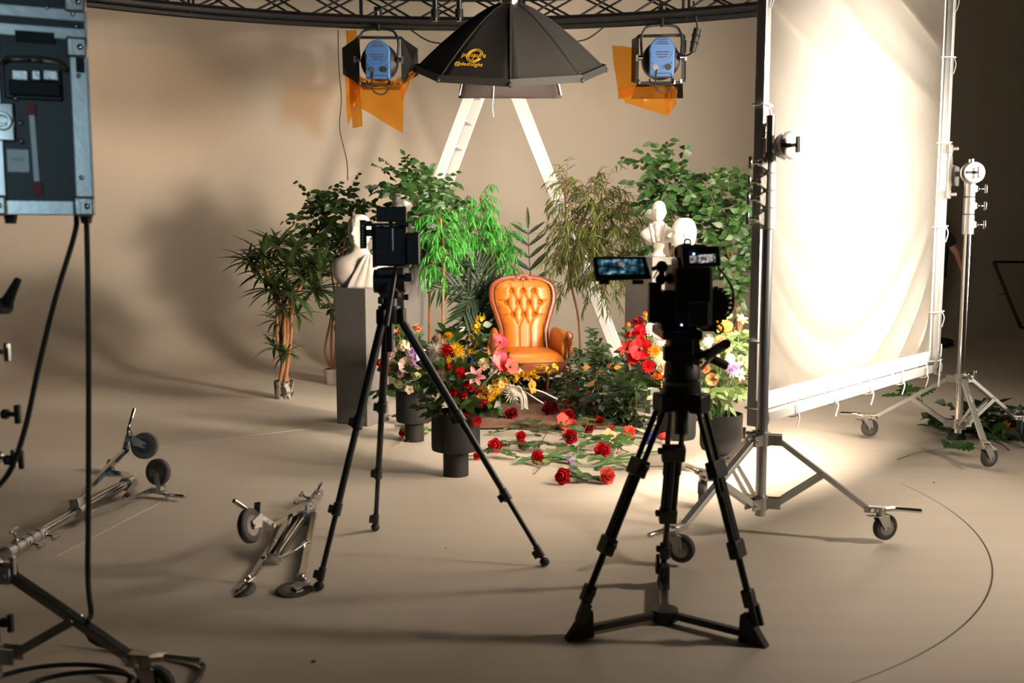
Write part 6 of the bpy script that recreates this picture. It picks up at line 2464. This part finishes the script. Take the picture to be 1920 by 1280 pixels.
lying('carnation', 'coral', 1179, 820, 12, 1.4, .25, 'coral carnation beside the variegated leaves', 2)
lying('rose', 'red', 1123, 797, 9, 2.0, .2, 'small red rose at the foot of the ivy bank', 2)
lying('pansy', 'peach', 1140, 829, 13, .8, .2, 'peach open flower behind the wide open rose', 2, (.2, -.9, .4))
lying('rose', 'coral', 1148, 805, 5, 1.5, .2, 'tiny coral bud in front of the ivy bank', 1)
lying('tulip', 'coral', 1238, 828, 12, 1.0, .2, 'coral tulip half hidden behind the video tripod leg', 1, (.7, -.5, .2))
lying('tulip', 'coral', 1250, 832, 10, 1.6, .2, 'coral tulip beside the straight vase', 1)
lying('rose', 'red', 895, 860, 8, 2.6, .12, 'fallen red petals at the slim tripod leg', 0)
lying('hydrangea', 'blue', 1215, 830, 12, 2.0, .2, 'deep blue flower head beside the variegated leaves', 1)
lying('lily', 'palepink', 1155, 856, 9, 2.9, .2, 'wilted pale pink flower beside the wide open rose', 1)
lying('lily', 'cream', 1190, 866, 9, 2.9, .25, 'wilted cream flower near the video tripod leg', 1)
lying('hydrangea', 'lilac', 1068, 868, 9, 2.9, .2, 'small lilac flower head behind the long green leaf', 1)
lying('hydrangea', 'lilac', 1072, 880, 8, .2, .2, 'small lilac flower head in front of the long green leaf', 1)
lying('rose', 'red', 757, 817, 8, .5, .2, 'red rose lying at the foot of the rear vase', 2)
lying('rose', 'red', 777, 812, 7, .9, .2, 'red rosebud lying at the foot of the rear vase', 2)
lying('pansy', 'orange', 800, 792, 8, .9, .2, 'orange flower among the leaves beside the rear vase', 2)
lying('tulip', 'red', 1352, 880, 7, .9, .2, 'red petal lying by the footed vase at the cloth frame', 0)
lying('rose', 'red', 1101, 752, 9, 1.5, .2, 'red rose at the ivy bank, upper of two', 1)
lying('rose', 'red', 1112, 766, 10, 1.2, .2, 'red rose at the ivy bank, lower of two', 1)
lying('rose', 'coral', 1088, 748, 7, 1.5, .2, 'small coral rose in the ivy shade', 1)

SG = 'leafy sprigs strewn on the floor'


def sprig(px0, px1, nleaf, ls, leaf, label, seed, lift=.05, w_=1.0, name='leafy_sprig', bare=.15, cat='leafy sprig'):
    rng = random.Random(seed)
    a, c = G(*px0), G(*px1)
    a.z = c.z = .008
    side = V((-(c - a).y, (c - a).x, 0)).normalized()
    q = bez([a, a.lerp(c, .35) + side * .03 + UP * lift * .4, a.lerp(c, .7) - side * .02 + UP * lift, c + UP * lift * .6], 16)
    root = thing(name, label, cat, a, None)
    MB().tube(q, [.0035 * (1 - .5 * i / (len(q) - 1)) for i in range(len(q))], 5).build('stem', MT['stem'], root)
    n = len(q)
    for k in range(nleaf):
        t = bare + (1 - bare) * (k + .3) / nleaf
        i = min(n - 2, int(t * (n - 1)))
        d = (q[i + 1] - q[i]).normalized()
        s = d.cross(UP).normalized() * (1 if k % 2 else -1)
        ld = d * .7 + s * w_ + UP * rng.uniform(-.05, .45)
        m_ = lmx(q[i] + UP * .006, ld, UP + V((0, -.4, 0)) + rv(rng) * .5, ls * .95 * rng.uniform(.75, 1.2))
        inst('leaf', LM[leaf], root, m_)
    return root


sprigs = [((1120, 900), (1065, 905), 10, .085, 'rose', 'leafy sprig between the two closest roses'),
          ((1085, 905), (1100, 835), 9, .10, 'ficus2', 'large-leaved sprig standing up behind the two closest roses'),
          ((1010, 838), (935, 850), 14, .085, 'rose', 'dark leafy sprig beside the front footed vase'),
          ((1080, 840), (990, 850), 16, .085, 'ficus', 'long dark leafy sprig in the middle of the floor'),
          ((1060, 815), (965, 800), 16, .085, 'rose', 'dark leafy sprig along the rug front edge'),
          ((1030, 800), (1085, 822), 12, .085, 'rose', 'dark leafy sprig under the coral blooms'),
          ((1180, 850), (1120, 830), 12, .095, 'rose', 'dark leafy sprig behind the wide open rose'),
          ((1200, 838), (1150, 818), 12, .075, 'ficus2', 'green leafy sprig beside the coral carnation'),
          ((985, 860), (905, 858), 12, .075, 'ficus', 'low leafy sprig at the slim tripod leg'),
          ((905, 818), (1000, 815), 12, .075, 'ficus', 'leafy sprig at the rug corner by the front vase'),
          ((1010, 880), (1060, 850), 10, .08, 'pale', 'olive green sprig behind the long green leaf'),
          ((1060, 852), (1130, 838), 12, .075, 'ficus2', 'mid-green sprig between the red roses'),
          ((870, 790), (955, 785), 14, .085, 'ficus', 'dark leafy sprig lying on the rug under the front bouquet'),
          ((1160, 800), (1220, 795), 12, .09, 'ficus2', 'green leafy sprig at the foot of the plinth'),
          ((1110, 805), (1175, 790), 12, .075, 'lime', 'lime green sprig at the ivy foot'),
          ((1222, 836), (1205, 770), 7, .12, 'varieg', 'pale variegated sprig leaning against the plinth'),
          ((1190, 880), (1105, 872), 7, .09, 'pale', 'wilted olive sprig near the video tripod leg'),
          ((740, 800), (800, 815), 14, .085, 'pale', 'light green sprig draped at the rear vase foot'),
          ((790, 800), (735, 790), 12, .09, 'ficus', 'dark leafy sprig at the rear vase foot'),
          ((765, 830), (800, 780), 8, .08, 'lime', 'lime sprig climbing the rear vase'),
          ((1120, 820), (1060, 835), 12, .07, 'ficus', 'small dark sprig beside the dark red rose'),
          ((1235, 800), (1190, 812), 10, .07, 'ficus2', 'small green sprig behind the blue flower head')]
for i, (a, c, n, ls, lf, lab) in enumerate(sprigs):
    sprig(a, c, n, ls, lf, lab, 100 + i, .045 if i not in (1, 15, 19) else .22)
# long strap leaves
def strap(px, label, wd):
    q = [G(*p) for p in px]
    for i, p in enumerate(q):
        p.z = .006 + .02 * sin(pi * i / (len(q) - 1))
    q = bez(q, 24)
    mb = MB()
    n = len(q)
    def f(u, v):
        t = v * (n - 1)
        i = min(n - 2, int(t))
        p = q[i].lerp(q[i + 1], t - i)
        d = (q[i + 1] - q[i]).normalized()
        s = V((-d.y, d.x, 0)).normalized()
        w_ = wd * min(1, .1 + 6 * min(v, 1 - v))
        return p + s * ((u - .5) * w_) + UP * (abs(u - .5) * w_ * .5 + .002)
    mb.grid(f, 4, 30)
    tag(mb.build('strap_leaf', thin('strap_green', (.06, .26, .05), .2), angle=180, thick=.0015), label, 'leaf')


strap([(963, 873), (1000, 868), (1045, 866), (1090, 872)], 'broad glossy green strap leaf lying across the floor', .055)
strap([(1110, 874), (1150, 868), (1200, 858), (1252, 848)], 'slim green strap leaf reaching to the straight vase', .03)
strap([(1112, 878), (1150, 877), (1180, 875), (1205, 876)], 'short slim green strap leaf in front of the slim one', .025)
strap([(1060, 866), (1080, 858), (1100, 848)], 'narrow green strap leaf behind the broad one', .02)
# bare twigs
for i, (a, c) in enumerate((((1178, 853), (1120, 880)), ((1030, 872), (1002, 890)), ((1010, 845), (1035, 800)), ((1090, 845), (1035, 862)), ((745, 838), (775, 818)), ((1250, 880), (1140, 884)))):
    p, q_ = G(*a), G(*c)
    p.z = .02
    q_.z = .006
    tag(MB().tube(bez([p, p.lerp(q_, .5) + UP * .012, q_], 8), .003, 5).build('bare_twig', MT['barkdark']),
        ['thin bare twig beside the wide open rose', 'thin bare twig in front of the broad strap leaf', 'thin bare twig under the coral blooms', 'thin bare twig behind the ragged red bloom', 'thin bare twig at the rear vase foot', 'long thin twig along the slim strap leaf'][i], 'twig')

# ------------------------------------------------------------------ leaves on the floor at the far stand
sprig((1504, 773), (1488, 768), 4, .09, 'pale', 'small green leaf scrap on the floor below the cloth frame', 201, .02, 1.0, bare=.0)
sprig((1682, 863), (1800, 852), 8, .13, 'oak', 'oak sprig with a long bare stem near the far stand', 202, .05, .7, bare=.68)
sprig((1775, 806), (1690, 778), 9, .17, 'oak', 'oak sprig with lobed leaves lifted under the far stand', 203, .22, .8, bare=.5)
sprig((1830, 842), (1735, 808), 6, .12, 'oak', 'small oak sprig beside the far stand column', 204, .05, .8, bare=.6)
sprig((1912, 842), (1815, 822), 10, .14, 'oak', 'dark oak sprig behind the far stand wheel', 205, .1, 1, bare=.3)
rng = random.Random(91)
b = G(1830, 815)
root = thing('leaf_heap', 'dark heap of cut branches under the far stand', 'leaf heap', b)
mats, twigs = twig_cloud([(1800, 803, 7.2, 46, 10, .2), (1845, 795, 7.2, 40, 22, .25), (1885, 808, 7.2, 36, 14, .25), (1925, 800, 7.2, 30, 20, .25)], rng, 46, .22, 8, .10, .3, .9, .1)
for m_ in mats:
    if m_.translation.z < .03:
        m_.translation.z = .03 + .05 * rng.random()
put_leaves(root, LM['ivy'], mats, 200)
for t in twigs:
    for p in t:
        p.z = max(p.z, .006)
twig_mesh(root, twigs, .004, MT['barkdark'])
for i in range(3):
    inst('orange_leaf', LM['autumn'], root, lmx(P(1876 + 5 * i, 800 + 4 * i, 6.95), V((.5, -.3, .6)) + rv(rng) * .5, V((0, -1, .4)), .07))
for a, c in (((1880, 830), (1920, 842)), ((1862, 828), (1892, 846))):
    MB().tube(bez([G(*a) + UP * .01, G(*a).lerp(G(*c), .5) + UP * .02, G(*c) + UP * .008], 8), .004, 5).build('bare_stem', MT['barkdark'], root)

# ------------------------------------------------------------------ leaning black frame by the wall
c_ = [P(1863, 491, 13.9), P(2120, 491, 13.9), P(2172, 614, 13.55), P(1914, 614, 13.55)]
root = thing('leaning_frame', 'empty black frame leaning against the wall by the far stand', 'frame', c_[3])
for i in range(4):
    MB().bar(c_[i], c_[(i + 1) % 4], .035, .035).build('frame_bar', MT['black'], root, smooth=False)
MB().cyl(P(1873, 551, 14.2), P(1888, 551, 13.8), .008, n=6).build('prop', MT['black'], root)


# ------------------------------------------------------------------ person behind the cloth
def skin_mesh(name, joints, edges, parent, m, sub=2, rootv=0):
    o_ = origin(parent)
    me = bpy.data.meshes.new(name)
    me.from_pydata([tuple(V(p) - o_) for p, r in joints], edges, [])
    me.materials.append(m)
    o = bpy.data.objects.new(name, me)
    COL.objects.link(o)
    o.parent = parent
    md = o.modifiers.new('skin', 'SKIN')
    md.use_smooth_shade = True
    lay = me.skin_vertices[0] if len(me.skin_vertices) else None
    if lay is None:
        bpy.context.view_layer.objects.active = o
        import bmesh
        bm = bmesh.new(); bm.from_mesh(me); bm.verts.layers.skin.verify(); bm.to_mesh(me); bm.free()
        lay = me.skin_vertices[0]
    for i, (p, r) in enumerate(joints):
        r = r if isinstance(r, tuple) else (r, r)
        lay.data[i].radius = r
        lay.data[i].use_root = (i == rootv)
    md2 = o.modifiers.new('smooth', 'SUBSURF')
    md2.levels = md2.render_levels = sub
    return o


PB = G(1746, 650)
root = thing('person', 'person in black T-shirt and dark trousers standing behind the cloth', 'person', PB)


def pp_(x, y, z):
    """x towards picture right (walking direction), y away, z up"""
    return PB + V((x, y, z))


J, Eg = [], []


def jt(p, r, link=None):
    J.append((pp_(*p), r))
    if link is not None:
        Eg.append((link, len(J) - 1))
    return len(J) - 1


pel = jt((0, 0, .98), (.15, .12))
ab = jt((0, 0, 1.12), (.14, .11), pel)
chs = jt((.01, 0, 1.34), (.16, .12), ab)
nb = jt((.0, 0, 1.52), (.06, .06), chs)
hd0 = jt((.02, 0, 1.62), (.07, .075), nb)
hd1 = jt((.03, 0, 1.72), (.085, .095), hd0)
hd2 = jt((.02, 0, 1.82), (.06, .07), hd1)
legs = []
for s in (-1, 1):
    hp_ = jt((.02 * s, .09 * s, .92), .09, pel)
    kn = jt((.03 + .06 * s, .10 * s, .50), .062, hp_)
    an = jt((.02 + .08 * s, .10 * s, .09), .042, kn)
    tt = jt((.16 + .08 * s, .10 * s, .035), .032, an)
    legs.append((hp_, kn, an, tt))
for s in (-1, 1):
    sh = jt((.03, .19 * s, 1.45), .062, chs)
    if s < 0:
        el = jt((.175, .25 * s, 1.22), .046, sh)
        wr_ = jt((.245, .24 * s, 1.03), .032, el)
        hn = jt((.275, .24 * s, .95), (.036, .020), wr_)
    else:
        el = jt((.02, .25, 1.17), .046, sh)
        wr_ = jt((.12, .24, .96), .032, el)
        hn = jt((.15, .24, .88), (.036, .020), wr_)
    for kf, (dx, dz, ln) in enumerate(((-.03, -.01, .055), (-.018, -.04, .075), (-.004, -.045, .082), (.010, -.042, .078), (.022, -.036, .06))):
        b0 = J[hn][0] - PB
        f0 = jt((b0.x + dx, b0.y + .004 * kf, b0.z + dz), .0095, hn)
        jt((b0.x + dx * 1.1, b0.y - .012, b0.z + dz - ln), .0075, f0)
skin_mesh('body', J, Eg, root, MT['skin'], 2, pel)
# clothing follows the body
def grown(name, idx, m, grow):
    js = [(J[i][0], tuple(q + grow for q in (J[i][1] if isinstance(J[i][1], tuple) else (J[i][1],) * 2))) for i in idx]
    return js


sj = [(pp_(0, 0, .86), (.150, .125)), (pp_(0, 0, 1.08), (.160, .13)), (pp_(.01, 0, 1.34), (.178, .14)), (pp_(.0, 0, 1.47), (.09, .09))]
se = [(0, 1), (1, 2), (2, 3)]
for s in (-1, 1):
    sj.append((pp_(.03, .19 * s, 1.45), .085)); se.append((2, len(sj) - 1))
    q = (.125, .235 * s, 1.30) if s < 0 else (.025, .235, 1.28)
    sj.append((pp_(*q), .075)); se.append((len(sj) - 2, len(sj) - 1))
skin_mesh('t_shirt', sj, se, root, MT['shirt'], 2, 1)
tj = [(pp_(0, 0, .97), (.138, .112)), (pp_(0, 0, 1.08), (.13, .11))]
te = [(0, 1)]
for s in (-1, 1):
    i0 = len(tj)
    tj += [(pp_(.02 * s, .09 * s, .90), .108), (pp_(.03 + .06 * s, .10 * s, .50), .080), (pp_(.02 + .08 * s, .10 * s, .10), .062)]
    te += [(0, i0), (i0, i0 + 1), (i0 + 1, i0 + 2)]
skin_mesh('trousers', tj, te, root, MT['shirt'], 2, 0)
for s in (-1, 1):
    x0 = .02 + .08 * s
    MB().sph(pp_(x0 + .09, .10 * s, .055), (.15, .052, .055), 18, 10).box(pp_(x0 + .09, .10 * s, .012), (.27, .085, .022)).build('shoe', MT['shirt'], root, angle=60)
MB().sph(pp_(.005, 0, 1.79), (.108, .098, .085), 18, 12).sph(pp_(-.04, 0, 1.72), (.085, .092, .10), 16, 10).build('hair', MT['hair'], root)
fc = MB().sph(pp_(.118, 0, 1.695), (.024, .016, .026), 10, 8)
for s in (-1, 1):
    fc.sph(pp_(.02, .092 * s, 1.70), (.018, .010, .030), 10, 8)
fc.build('nose_and_ears', MT['skin'], root)
ey = MB()
for s in (-1, 1):
    ey.sph(pp_(.105, .034 * s, 1.725), (.010, .014, .010), 8, 6)
ey.build('eyes', MT['label'], root)
MB().sph(pp_(.108, 0, 1.645), (.010, .026, .008), 10, 6).build('mouth', mat('lips', (.40, .16, .13), .5), root)
print('OBJECTS TOTAL', len(bpy.data.objects))
